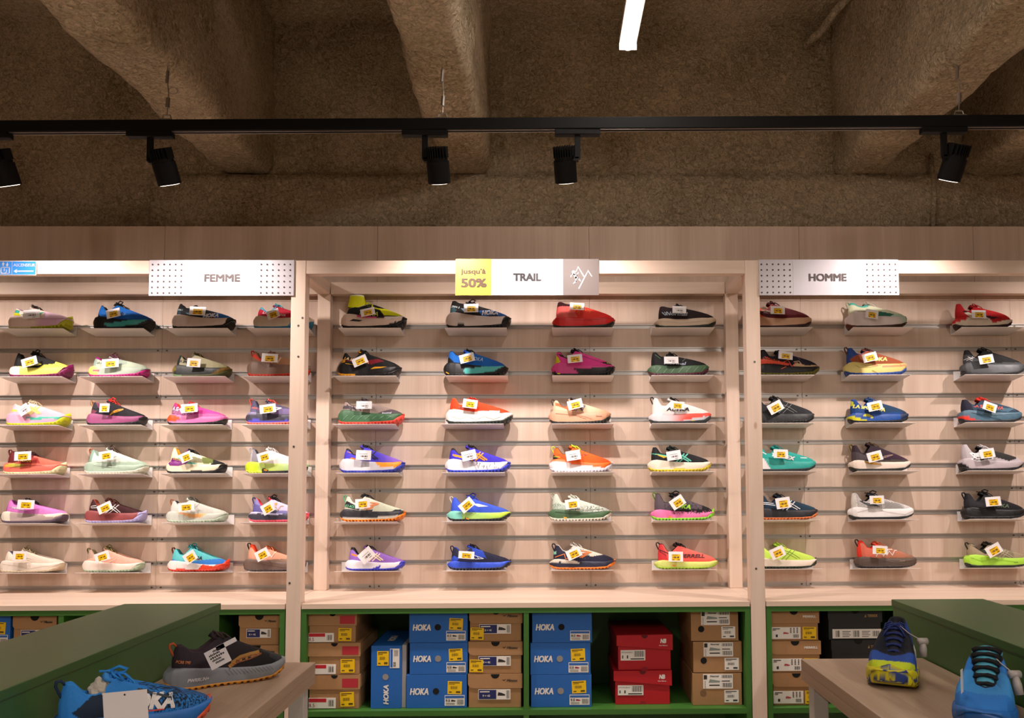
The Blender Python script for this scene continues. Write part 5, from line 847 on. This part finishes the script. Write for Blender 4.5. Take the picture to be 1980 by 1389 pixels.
def sbox(kind, x, y, z, w_, h_, label, rz=0., dep=.325, v=0, size='8.5', sticky=True):
    t = empty('shoe_box', (x, y, z), (0, 0, rz)); tag(t, label, 'box', {'h': 'blue shoe boxes in the cabinets', 'm': 'brown shoe boxes in the cabinets'}.get(kind, 'shoe boxes in the cabinets'))
    e = .0012
    if kind == 'h' or kind == 'hv':
        MB().box(0, w_, 0, dep, 0, h_-e, bev=.0012).build('body', BLUEB, t)
        if kind == 'h':
            text_on(MB(), 'HOKA', (w_*.215, -.001, h_*.50), (1, 0, 0), (0, 0, 1), h_*.19, w_*.31, .05, .18).build('lettering', PW_, t)
            disc(t, w_*.49, h_*.5, .0125, [HOLE, HOLEL][v % 2]); lx, lz, lw, lh = w_*.635, h_*.07, w_*.33, h_*.31
            o = MB().box(0, lw, -.0012, -.0002, 0, lh).build('label', PW_, t, loc=(lx, 0, lz)); q = MB(); quad(q, .002, lw-.002, lh*.72, lh-.002, -.0016); q.build('header', mat('2E66B0', .5), o)
            q = MB(); barcode(q, lw*.62, lw*.95, lh*.1, lh*.6); quad(q, lw*.06, lw*.5, lh*.22, lh*.26, -.0016); quad(q, lw*.06, lw*.5, lh*.1, lh*.14, -.0016); text_on(q, size, (lw*.16, -.0016, lh*.5), (1, 0, 0), (0, 0, 1), lh*.24, lw*.22, .03); q.build('print', PINK, o)
            q = MB(); q.add([(lw*.32, -.0016, lh*.4), (lw*.52, -.0016, lh*.4), (lw*.56, -.0016, lh*.48), (lw*.42, -.0016, lh*.56), (lw*.33, -.0016, lh*.58)], [(0, 1, 2, 3, 4)]); q.build('shoe_picture', mat('2A2A30' if v < 6 else '9A1440', .6), o)
            if sticky: sticker(t, w_*.68, h_*.42, w_*.235, h_*.38, YS, rot=(.03, -.04, .05)[v % 3])
        else:
            text_on(MB(), 'HOKA', (w_*.5, -.001, h_*.22), (0, 0, 1), (-1, 0, 0), w_*.16, h_*.31, .05, .18).build('lettering', PW_, t)
            text_on(MB(), 'HOKA', (w_*.5, dep*.42, h_+.0008), (0, 1, 0), (-1, 0, 0), w_*.22, dep*.34, .05, .18).build('lettering', PW_, t)
            disc(t, w_*.48, h_*.5, .012, HOLEL); sticker(t, w_*.20, h_*.68, w_*.38, h_*.23, YS)
            o = MB().box(0, w_*.31, -.0012, -.0002, 0, h_*.31).build('label', PW_, t, loc=(w_*.62, 0, h_*.64)); q = MB(); quad(q, .002, w_*.09, .003, h_*.3, -.0016); q.build('header', mat('2E66B0', .5), o)
            q = MB()
            for k in range(12): quad(q, w_*.13, w_*.27, h_*(.19+.008*k), h_*(.193+.008*k), -.0016)
            text_on(q, size, (w_*.15, -.0016, h_*.06), (0, 0, 1), (-1, 0, 0), w_*.08, h_*.07, .03); q.build('print', PINK, o)
        return t
    body, lid = {'m': (KRAFT2, KRAFT), 'k': (KRAFT2, KRAFT), 'n': (KRAFT2, None), 'r': (REDB, REDB), 'e': (KRAFT2, KRAFT), 't': (BLKB, BLKB)}[kind]
    lh = h_*.42 if lid else 0
    hb = h_-e
    MB().box(.003, w_-.005, .002, dep-.002, 0, hb-.002, bev=.001).build('body', body, t)
    if kind in 'mket':
        q = MB(); n = 6; r = lh*.35 if kind != 'k' else .003
        pts = [(0, hb), (w_, hb), (w_, hb-lh)]+([(r, hb-lh)] if 0 else [])
        arc = [(r-r*math.sin(a), hb-lh+r-r*math.cos(a)) for a in [PI/2*k/n for k in range(n+1)]]
        pts = pts+arc; m0 = len(pts); V = [(a, 0, b) for a, b in pts]+[(a, -.0016, b) for a, b in pts]
        q.add(V, [tuple(range(m0))[::-1], tuple(range(m0, 2*m0))]+[(k, (k+1) % m0, m0+(k+1) % m0, m0+k) for k in range(m0)]); q.box(0, w_, -.0005, dep, hb-.0015, hb); q.box(w_-.0012, w_, 0, dep, hb-lh*.9, hb); q.box(0, .0012, 0, dep, hb-lh*.6, hb)
        l = q.build('lid', lid, t); disc(l, w_*(.5 if kind != 'e' else .48), hb-.0005, .017 if kind != 'k' else .013, HOLE, y=-.0022, half=True)
    if kind == 'm':
        q = MB(); text_on(q, 'Mizuno', (w_*.81, -.0024, hb-lh*.45), (1, 0, 0), (0, 0, 1), .0085, w_*.2, .05, .3); q.add([(w_*.62, -.0024, hb-lh*.38), (w_*.66, -.0024, hb-lh*.5), (w_*.71, -.0024, hb-lh*.34), (w_*.66, -.0024, hb-lh*.42)], [(0, 1, 2, 3)]); q.build('lettering', PINK, t)
        o = MB().box(0, w_*.59, -.0012, .0018, 0, h_*.30).build('label', PW_, t, loc=(w_*.19, 0, h_*.24)); lw, l2 = w_*.59, h_*.30
        q = MB(); quad(q, .002, lw*.56, .002, l2-.002, -.0016); q.build('panel', NAVY, o); q = MB(); barcode(q, lw*.87, lw*.97, l2*.1, l2*.9, 6); q.add([(lw*.6, -.0016, l2*.38), (lw*.83, -.0016, l2*.38), (lw*.84, -.0016, l2*.5), (lw*.72, -.0016, l2*.66), (lw*.62, -.0016, l2*.72)], [(0, 1, 2, 3, 4)]); q.build('print', PINK, o)
        q = MB(); quad(q, lw*.05, lw*.35, l2*.72, l2*.82, -.002); text_on(q, size, (lw*.25, -.002, l2*.38), (1, 0, 0), (0, 0, 1), l2*.2, None, .03); q.build('lettering', PW_, o)
        if sticky: sticker(t, w_*.02, h_*.06, w_*.25, h_*.38, YS, rot=.03, dy=-.0015)
    if kind == 'k':
        q = MB(); quad(q, w_*.65, w_*.96, hb-lh*.88, hb-lh*.25, -.0022); q.build('red_patch', mat('B32A36', .5), t)
        o = MB().box(0, w_*.52, -.0012, .0018, 0, h_*.30).build('label', PW_, t, loc=(w_*.01, 0, h_*.02)); q = MB(); quad(q, .001, w_*.34, h_*.18, h_*.29, -.0016); q.build('header', mat('C22030', .5), o)
        q = MB(); barcode(q, w_*.38, w_*.49, h_*.06, h_*.24, 7); q.build('print', PINK, o); q = MB(); text_on(q, size, (w_*.06, -.0016, h_*.09), (1, 0, 0), (0, 0, 1), h_*.11, None, .0); q.build('lettering', mat('A02838', .5), o)
        sticker(t, w_*.62, h_*.06, w_*.27, h_*.42, YS, rot=(-.04, 0, .02)[v % 3])
    if kind == 'n':
        o = MB().box(0, w_*.58, -.0002, .0018, 0, h_*.44).build('label', PW_, t, loc=(w_*.22, 0, h_*.51)); lw, l2 = w_*.58, h_*.44
        q = MB(); text_on(q, 'Nnormal', (lw*.38, -.0008, l2*.88), (1, 0, 0), (0, 0, 1), l2*.11, lw*.3, .04, .2); barcode(q, lw*.64, lw*.96, l2*.1, l2*.4, y=-.0008); barcode(q, lw*.62, lw*.97, l2*.74, l2*.95, y=-.0008); quad(q, lw*.02, lw*.13, l2*.65, l2*.95, -.0008); quad(q, lw*.62, lw*.9, l2*.5, l2*.56, -.0008)
        for k in range(5): quad(q, lw*.04, lw*.09, l2*(.05+.11*k), l2*(.08+.11*k), -.0008)
        quad(q, lw*.2, lw*.55, l2*.2, l2*.28, -.0008); q.build('print', PINK, o); q = MB(); q.add([(lw*.18, -.0008, l2*.42), (lw*.55, -.0008, l2*.44), (lw*.57, -.0008, l2*.54), (lw*.4, -.0008, l2*.6), (lw*.22, -.0008, l2*.66)], [(0, 1, 2, 3, 4)]); q.build('shoe_picture', mat('8A948A', .6), o)
        disc(t, w_*.22, h_*.38, .0125, HOLE if v else mat('7A5A3A', .8), y=.001); sticker(t, w_*.63, h_*.08, w_*.28, h_*.38, PW_, 'price_sticker', dy=.0015)
    if kind == 'r':
        q = MB(); a = .006*(1 if v else .7); q.add([(-.003, -.004, hb-lh*.62-a), (w_+.003, -.004, hb-lh*1.05), (w_+.003, -.004, hb), (-.003, -.004, hb-.001), (-.003, dep, hb-lh*.6), (w_+.003, dep, hb-lh), (w_+.003, dep, hb), (-.003, dep, hb-.001)], [(0, 1, 2, 3), (3, 2, 6, 7), (0, 3, 7, 4), (1, 5, 6, 2), (4, 7, 6, 5)]); l = q.build('lid', lid, t)
        disc(l, w_*.5, hb-.001, .013, mat('5A0810', .8), y=-.005, half=True)
        q = MB(); text_on(q, 'NB', (w_*.84, -.0048, hb-lh*.42), (1, 0, 0), (0, 0, 1), .016, .024, .07, .2); text_on(q, 'New Balance', (w_*.84, -.0048, hb-lh*.72), (1, 0, 0), (0, 0, 1), .0042, .033, .02); q.build('lettering', PW_, t)
        o = MB().box(0, w_*.45, -.0002, .0018, 0, h_*.29).build('label', PW_, t, loc=(w_*.06, 0, h_*.27)); lw, l2 = w_*.45, h_*.29
        q = MB(); barcode(q, lw*.55, lw*.97, l2*.35, l2*.92, 14, -.0008); text_on(q, 'MTHWNV1', (lw*.26, -.0008, l2*.78), (1, 0, 0), (0, 0, 1), l2*.17, lw*.45, .0); quad(q, lw*.06, lw*.1, l2*.2, l2*.5, -.0008); quad(q, lw*.25, lw*.3, l2*.2, l2*.5, -.0008); quad(q, lw*.4, lw*.95, l2*.1, l2*.2, -.0008); q.build('print', PINK, o)
        disc(t, w_*.5, .0, .013, mat('8E0F1A', .6), 'tab', y=.001).rotation_euler = (0, PI, 0) if 0 else (0, 0, 0)
    if kind == 'e':
        q = MB(); text_on(q, 'MERRELL', (w_*.80, -.0024, hb-lh*.48), (1, 0, 0), (0, 0, 1), .0085, w_*.27, .05); q.build('lettering', PW_, t)
        o = MB().box(0, w_*.60, -.0002, .0018, 0, h_*.38).build('label', PW_, t, loc=(w_*.0+.003, 0, h_*.06)); lw, l2 = w_*.6, h_*.38
        q = MB(); quad(q, lw*.05, lw*.3, l2*.83, l2*.9, -.0008); quad(q, lw*.05, lw*.16, l2*.72, l2*.78, -.0008); barcode(q, lw*.74, lw*.93, l2*.1, l2*.38, 9, -.0008); quad(q, lw*.15, lw*.22, l2*.15, l2*.38, -.0008); [quad(q, lw*(.64+.11*k), lw*(.69+.11*k), l2*(.5+.12*j), l2*(.57+.12*j), -.0008) for k in range(3) for j in range(4)]; q.build('print', PINK, o)
        q = MB(); q.add([(lw*.4, -.0008, l2*.42), (lw*.58, -.0008, l2*.42), (lw*.6, -.0008, l2*.5), (lw*.48, -.0008, l2*.58), (lw*.42, -.0008, l2*.58)], [(0, 1, 2, 3, 4)]); q.build('shoe_picture', mat('B8484A', .6), o)
        if sticky: sticker(t, w_*.65, h_*.05, w_*.28, h_*.40, YS, rot=.02)
    if kind == 't':
        q = MB(); text_on(q, 'TERREX', (w_*.82, -.0024, hb-lh*.5), (1, 0, 0), (0, 0, 1), .010, w_*.19, .05); q.add([(w_*.67, -.0024, hb-lh*.62), (w_*.71, -.0024, hb-lh*.62), (w_*.695, -.0024, hb-lh*.38)], [(0, 1, 2)]); q.build('lettering', mat('9A7A4A', .5), t)
        o = MB().box(0, w_*.9, -.0002, .0018, 0, h_*.30).build('label', PW_, t, loc=(w_*.08, 0, h_*.04)); lw, l2 = w_*.9, h_*.30
        q = MB(); barcode(q, lw*.42, lw*.56, l2*.15, l2*.85, 7, -.0008); barcode(q, lw*.82, lw*.96, l2*.2, l2*.8, 9, -.0008); barcode(q, lw*.06, lw*.16, l2*.15, l2*.85, 4, -.0008)
        for k in range(4): quad(q, lw*.2, lw*(.34+.03*(k % 2)), l2*(.16+.19*k), l2*(.22+.19*k), -.0008); quad(q, lw*.6, lw*(.74+.03*(k % 2)), l2*(.16+.19*k), l2*(.22+.19*k), -.0008)
        q.build('print', PINK, o)
    return t
def stack(kind, Yb, items, labs, **k):
    """items: (px left, px right, height in pixels) from the bottom up"""
    z = ZS+.0005; n = 0
    for (a, b, h), lab in zip(items, labs):
        s_ = 1600/Yb; xa = at(a, 1290, Yb).x; xb = at(b, 1290, Yb).x; kw = {q: (r[n] if isinstance(r, (list, tuple)) else r) for q, r in k.items()}
        kd = kind[n] if isinstance(kind, (list, tuple)) else kind
        sbox(kd, xa, Yb, z, xb-xa, h/s_, lab, v=kw.pop('v', n), **kw); z += h/s_; n += 1
stack('h', 3.30, [(786, 902.7, 62.5), (792, 904.3, 59.5), (790.7, 903.9, 58)], ['blue shoe box size 9.0, bottom of the stack left of the centre divider', 'blue shoe box size 8.5, middle of the stack left of the centre divider', 'blue shoe box size 8.0, top of the stack left of the centre divider'], size=['9.0', '8.50', '8.0'], v=[0, 1, 2])
stack('h', 3.30, [(1026.7, 1143.5, 60.5), (1025.5, 1141.8, 60), (1029, 1145, 59)], ['blue shoe box at the bottom of the stack right of the centre divider', 'blue shoe box in the middle of the stack right of the centre divider', 'blue shoe box without yellow sticker, top of the right-hand blue stack'], size=['9.0', '8.50', '8.0'], v=[7, 7, 8], sticky=[True, True, False])
stack('m', 3.30, [(905, 1010, 63.5), (905.5, 1010.5, 60.5), (907, 1010.5, 59.5)], ['brown shoe box with navy label, bottom one beside the blue stack', 'brown shoe box with red dot on navy label, middle beside the blue stack', 'brown shoe box with navy label, top one beside the blue stack'], size=['9 = 43', '8 = 42', '7.5 = 41'], sticky=[False, True, True])
stack('k', 3.30, [(597, 697, 63.5), (595.5, 697, 60), (595, 689, 56.5)], ['brown box with red patch, bottom of the stack beside the left post', 'brown box with red patch, middle of the stack beside the left post', 'brown box with red patch, top of the stack beside the left post'], size=['8.5', '8', '8.5'])
stack('n', 3.31, [(1337.5, 1436.4, 61), (1339.4, 1437.6, 59.5), (1335.8, 1431.5, 59)], ['brown box with white stickers, bottom of the stack beside the right post', 'brown box with white stickers, middle of the stack beside the right post', 'brown box with white stickers, top of the stack beside the right post'])
stack('r', 3.33, [(1187.9, 1297, 64), (1194, 1300, 67)], ['red shoe box with skewed lid, lower of the two red boxes', 'red shoe box with tilted lid, upper of the two red boxes'], rz=[.0, .03])
stack('e', 3.30, [(1493, 1589, 61), (1491.5, 1588, 60.5), (1491, 1586, 58)], ['brown box with white lettering, bottom of the stack in the right cabinet', 'brown box with white lettering, middle of the stack in the right cabinet', 'brown box with white lettering, top of the stack in the right cabinet'])
stack('t', 3.31, [(1612, 1716, 61), (1608, 1713, 60.5), (1603, 1708, 58)], ['black shoe box at the bottom, behind the right bench', 'black shoe box in the middle, behind the blue and yellow shoe', 'black shoe box on top of the black stack in the right cabinet'])
zz = ZS+.0005
xa, xb = at(717.3, 1300, 3.30).x, at(776.3, 1300, 3.30).x; sbox('hv', xa, 3.30, zz, xb-xa, 117.5/485, 'blue shoe box standing on its end left of the blue stack', size='8.50')
xa, xb = at(777.2, 1300, 3.31).x, at(785.4, 1300, 3.31).x
t = MB().box(0, xb-xa, 0, .32, 0, 117/485, bev=.001).build('cardboard_panel', mat('A8A4A2', .6), None, loc=(xa, 3.31, zz)); tag(t, 'narrow grey cardboard panel standing beside the upright blue box', 'cardboard')
def stackl(kind, items, labs, **k):
    stack(kind, 3.30, items, labs, **k)
stackl('m', [(19.5, 105, 60), (21, 105.5, 60), (22, 107, 57)], ['brown shoe box low in the stack behind the left green display', 'brown shoe box in the middle of the stack behind the left green display', 'brown shoe box on top, at far left beside the blue box'], size=['8 = 42']*3, sticky=[False]*3)
stackl('h', [(-95, 16, 60), (-95, 16, 60), (-95, 17, 58)], ['blue shoe box lowest at the left photo edge', 'blue shoe box second at the left photo edge', 'blue shoe box on top at the left photo edge'], size=['8.0']*3)
stackl('m', [(450, 538.5, 60), (452, 538.5, 60), (460, 540, 56)], ['brown shoe box lowest behind the dark brown shoe', 'brown shoe box second behind the dark brown shoe', 'brown shoe box on top, just left of the left post'], size=['8 = 42']*3, sticky=[False]*3)
# ------------------------------------------------------------ green displays and benches in the foreground
YE = 2.28; YD = 2.48; ZSP = at(330, 1167.5, YD).z; ZBN = at(600, 1281, YE).z
def display(x0, x1, lab):
    t = empty('display_divider', ((x0+x1)/2, YD, 0)); tag(t, lab, 'display', 'green low display dividers'); w_ = (x1-x0)/2
    MB().box(-w_, w_, -2.6, 0, ZSP-.019, ZSP, bev=.0015).build('top_panel', GREEN2, t)
    MB().box(-w_+.003, w_-.003, -2.6, -.003, 0, ZSP-.0195, bev=.001).build('body', GREEN2, t)
    return t
def bench(x0, x1, lab):
    t = empty('display_bench', ((x0+x1)/2, YE, 0)); tag(t, lab, 'bench', 'pale wood benches beside the green dividers'); w_ = (x1-x0)/2
    MB().box(-w_, w_, -2.6, 0, ZBN-.026, ZBN, bev=.0012).build('top', CNTY, t); MB().box(-w_, w_, -2.6, -.0005, ZBN-.055, ZBN-.0265, bev=.0012).build('apron', CNTY, t)
    gm = mat('C9C2BC', .5)
    for sx in (-1, 1):
        MB().box(sx*(w_-.03)-.02, sx*(w_-.03)+.02, -.07, -.03, 0, ZBN-.0555, bev=.002).build('leg', gm, t)
        MB().box(sx*(w_-.03)-.02, sx*(w_-.03)+.02, -2.5, -2.46, 0, ZBN-.0555, bev=.002).build('leg', gm, t)
    MB().box(-w_+.05, w_-.05, -2.44, -.075, .25, .27).build('lower_shelf', GREEN2, t)
    return t
a, b, c = atz(240, 1168, ZSP).x, atz(425, 1168, ZSP).x, atz(610, 1281, ZBN).x
display(a, b, 'green low display divider on the left with flat top'); bench(b+.001, c, 'pale wood bench on the left with a brown shoe and a blue shoe')
a, b, c = atz(1736, 1164, ZSP).x, atz(1921, 1164, ZSP).x, atz(1556, 1280, ZBN).x
display(a, b, 'green low display divider on the right with flat top'); bench(c, a-.001, 'pale wood bench on the right with two shoes facing forward')
RB = a
# blue box under the right bench
g = empty('shoe_box', (c+.05, 1.72, .271)); g.rotation_euler = (0, 0, .0); tag(g, 'dark blue shoe box with orange lettering under the right bench', 'box')
hb = .42; MB().box(0, .2, 0, .32, 0, hb, bev=.001).build('body', mat('1E2A6A', .5), g); text_on(MB(), 'BROOKS', (.09, -.001, hb-.035), (1, 0, 0), (0, 0, 1), .03, .14, .04).build('lettering', mat('C8742A', .5), g)
def fshoe(name, label, h, t_, colors, dz=0, **k):
    p = atz(h[0], h[1], ZBN) if len(h) == 2 else Vector(h); q = atz(t_[0], t_[1], ZBN) if len(t_) == 2 else Vector(t_)
    d_ = q-p; L = math.hypot(d_.x, d_.y); rz = math.atan2(d_.y, d_.x)
    r = shoe(name, label, L, colors, (p.x, p.y, ZBN+.0005+dz), (0, 0, rz), **k); return r, Matrix.Translation((p.x, p.y, ZBN)) @ Matrix.Rotation(rz, 4, 'Z'), L
def ftag(root, M_, px, py, Y, ro, cw, ch, rx=0, rz=0, kind=0):
    S = 1600/Y; t_ = empty('price_tag'); t_.parent = root
    t_.matrix_local = M_.inverted() @ Matrix.Translation(at(px, py, Y)) @ Matrix.Rotation(rz, 4, 'Z') @ Matrix.Rotation(math.radians(-ro), 4, 'Y') @ Matrix.Rotation(rx, 4, 'X')
    hw, hh = cw/2/S, ch/2/S; MB().box(-hw, hw, -.0004, .0004, -hh, hh).build('card', mat('E9E4E6', .45), t_)
    return t_, hw, hh
r, M_, L = fshoe('trail_shoe', 'large black-brown shoe with grey sole and orange tread on the left bench', (316, 1338), (549, 1303), ('241A20', '7C8088', 'D08A28', '3A2A30', '3A2A28', '2A1E26'), N=130, K=26, mh=.185, mf=.13, tw=.02, hc=.36, hd=.29, ht=.45, loop='B0502A', lug=.02, bow=1, tu=.40,
   z=[zp('2A1E28', (-.1, .1), (.5, .1), (.4, .5), (-.1, .5)), grad('1A1A1C', .5, .8), zp('33363A', (.82, .2), (.9, .14), (1.1, .14), (1.1, .3), (.86, .3))], m=[grad('8A8E94', .3, .7)],
   d=[M_wave(.60, .205, 1.15, 'A87A34', '17141A', .03), M_wave(.60, .19, 1.15, '8A4A28', '17141A', .012), T('PWRRUN+', .24, .085, .028, 'E0DCE0', -1, .17), T('PCRB TM2', .13, .235, .022, 'C8743A', -8, .10), sum([St('64686E', .004, (.45+k*.03, .135-k*.001), (.49+k*.03, .085)) for k in range(13)], [])])
t_, hw, hh = ftag(r, M_, 421, 1271, 1.90, 27, 41, 36)
q = MB()
for k, (w0, w1) in enumerate(((-.2, .6), (-.7, .4), (-.7, .75), (-.6, .3), (-.4, .5))):
    for j in range(7): quad(q, hw*(w0+(w1-w0)*j/7), hw*(w0+(w1-w0)*(j+.75)/7), hh*(.62-k*.3), hh*(.78-k*.3)+hh*.05*(j % 2), -.0008)
q.build('print', PINK, t_)
S = 1600/1.90; o = MB().box(hw*.2, hw*2.2, -.0004, .0004, hh*.55, hh*1.02).build('card_strip', mat('E9E4E6', .45), t_)
r, M_, L = fshoe('trail_shoe', 'bright blue speckled shoe with white lettering on the left bench', (90, 1443), (407, 1388), ('2A7FD0', '2870C0', 'E0603A', '2E88D8', '2A86D8', '3A8AD8'), N=130, K=26, mh=.165, mf=.125, tw=.06, hc=.375, hd=.285, ht=.42, lug=.02, bow=2, loop='162A48',
   z=[speck('14202E', .45, .5, 1.1, .0, .3), zp('16283E', (.12, .2), (.25, .3), (.4, .26), (.3, .2), (.45, .16), (.2, .14)), zp('2A7FD0', (-.1, .1), (.1, .1), (.06, .5), (-.1, .5)), speck('14202E', .5, .45, .8, .18, .25)],
   d=[T('HOKA', .56, .215, .10, 'EDEAE8', -4, .34, .06), St('E0483A', .008, (.34, .15), (.66, .15)), St('14202E', .014, (.5, .3), (.7, .22))])
t_, hw, hh = ftag(r, M_, 243, 1370, 1.52, 5, 83, 62)
disc(t_, 0, hh*.8, .0018, PINK, 'thread_hole')
# crumpled paper stuffing in the blue shoe
def paper(M_, u, L, z0, z1, lab, r=.028):
    bm = bmesh.new(); bmesh.ops.create_icosphere(bm, subdivisions=4, radius=1)
    for v in bm.verts:
        p = v.co.copy(); k = 1+.25*noise.noise(p*2.3)+.12*noise.noise(p*6); v.co = Vector((p.x*r*1.2*k, p.y*r*k, p.z*(z1-z0)/2*k))
    me = bpy.data.meshes.new('paper_stuffing'); bm.to_mesh(me); bm.free(); me.materials.append(mat('B9B2A4', .8)); o = bpy.data.objects.new('paper_stuffing', me); COL.objects.link(o)
    w_ = M_ @ Vector((u*L, 0, (z0+z1)/2)); o.location = w_; tag(o, lab, 'paper'); return o
paper(M_, .30, L, .055, .112, 'crumpled white paper stuffed in the blue speckled shoe', .020)
# right bench
hx = Vector((.925, 2.205, 0)); tx = Vector((.788, 1.935, 0))
r, M_, L = fshoe('trail_shoe', 'blue shoe with yellow and blue toe tread on the right bench, toe forward', tuple(hx), tuple(tx), ('2B4FA0', 'D9CE1E', 'D9CE1E', '1A1B22', '22306A', '1C1D26'), N=130, K=26, mh=.20, mf=.14, tw=.10, lug=.03, hc=.42, hd=.34, ht=.42, bow=1, wid=1.14, both=True, thw=1.35, lr=1.1,
   z=[zp('C4D62A', (.80, 0), (.82, .18), (.9, .22), (1.1, .25), (1.1, 0)), zp('1A1D26', (.30, .25), (.45, .20), (.70, .20), (.74, .30), (.5, .5), (.2, .5)), zp('B9D62A', (.2, .1), (.3, .1), (.28, .2), (.2, .24))], m=[zp('D6D8D6', (-1, -1), (.35, -1), (.3, .3), (-1, .3))], o=[speck('2A4488', .0)], d=[St('B9D62A', .02, (.30, .20), (.42, .27))])
# blue blotches on the rubber of the toe
def blotch(ob, c, sc, thr):
    me = ob.data; ca = me.color_attributes['Col']; n = len(me.vertices); col = np.zeros(n*4, np.float32); ca.data.foreach_get('color', col); col = col.reshape(-1, 4)
    for i, v in enumerate(me.vertices):
        if noise.noise(v.co*sc) > thr and v.co.x > .72*L: col[i, :3] = lin(c)
    ca.data.foreach_set('color', col.ravel())
for ch in r.children:
    if ch.name.startswith('outsole'): blotch(ch, '2A4488', 60, .05)
    if ch.name.startswith('midsole'): blotch(ch, '2A4488', 55, .22)
def secure(r, M_, p, q, nm='security_tag'):
    a, b = at(*p), at(*q); g = empty(nm); g.parent = r; g.matrix_local = M_.inverted() @ Matrix.Translation(a)
    d_ = b-a; mb = MB(); mb.tube([(0, 0, 0), d_*.5, d_], [.006, .009, .008], 10); mb.tube([(-.011, 0, 0), (.011, 0, 0)], .008, 10); mb.build('clip', mat('A9A29C', .4), g, smooth=True)
    w_ = MB(); c_ = M_ @ Vector((.30*L, 0, .41*L)) - a; w_.tube([(0, 0, 0), c_*.5+Vector((0, 0, -.004)), c_], .0012, 5); w_.build('cord', mat('B9B6B4', .4), g)
secure(r, M_, (1784, 1241, 1.98), (1786, 1270, 1.98))
r, M_, L = fshoe('trail_shoe', 'light blue shoe with black laces and black collar, right photo edge', (.99, 1.875, 0), (.832, 1.61, 0), ('2A74C4', '2468B4', '1E5AA0', '17171B', '101014', '4FA0B8'), N=130, K=26, mh=.17, mf=.13, tw=.05, lug=.015, hc=.38, hd=.32, ht=.43, bow=0, wid=1.12, both=True, thw=1.6, lr=1.5, tu=.30,
   z=[zp('3A8ACC', (.5, .1), (.8, .1), (.8, .3), (.5, .3)), collar('17171B', .05)], d=[T('adidas', .45, .2, .05, 'C8D8F0', 0, .2)])
secure(r, M_, (1962, 1305, 1.70), (1972, 1345, 1.69))
t_, hw, hh = ftag(r, M_, 1860, 1318, 1.66, 0, 16, 44, 0, .9)
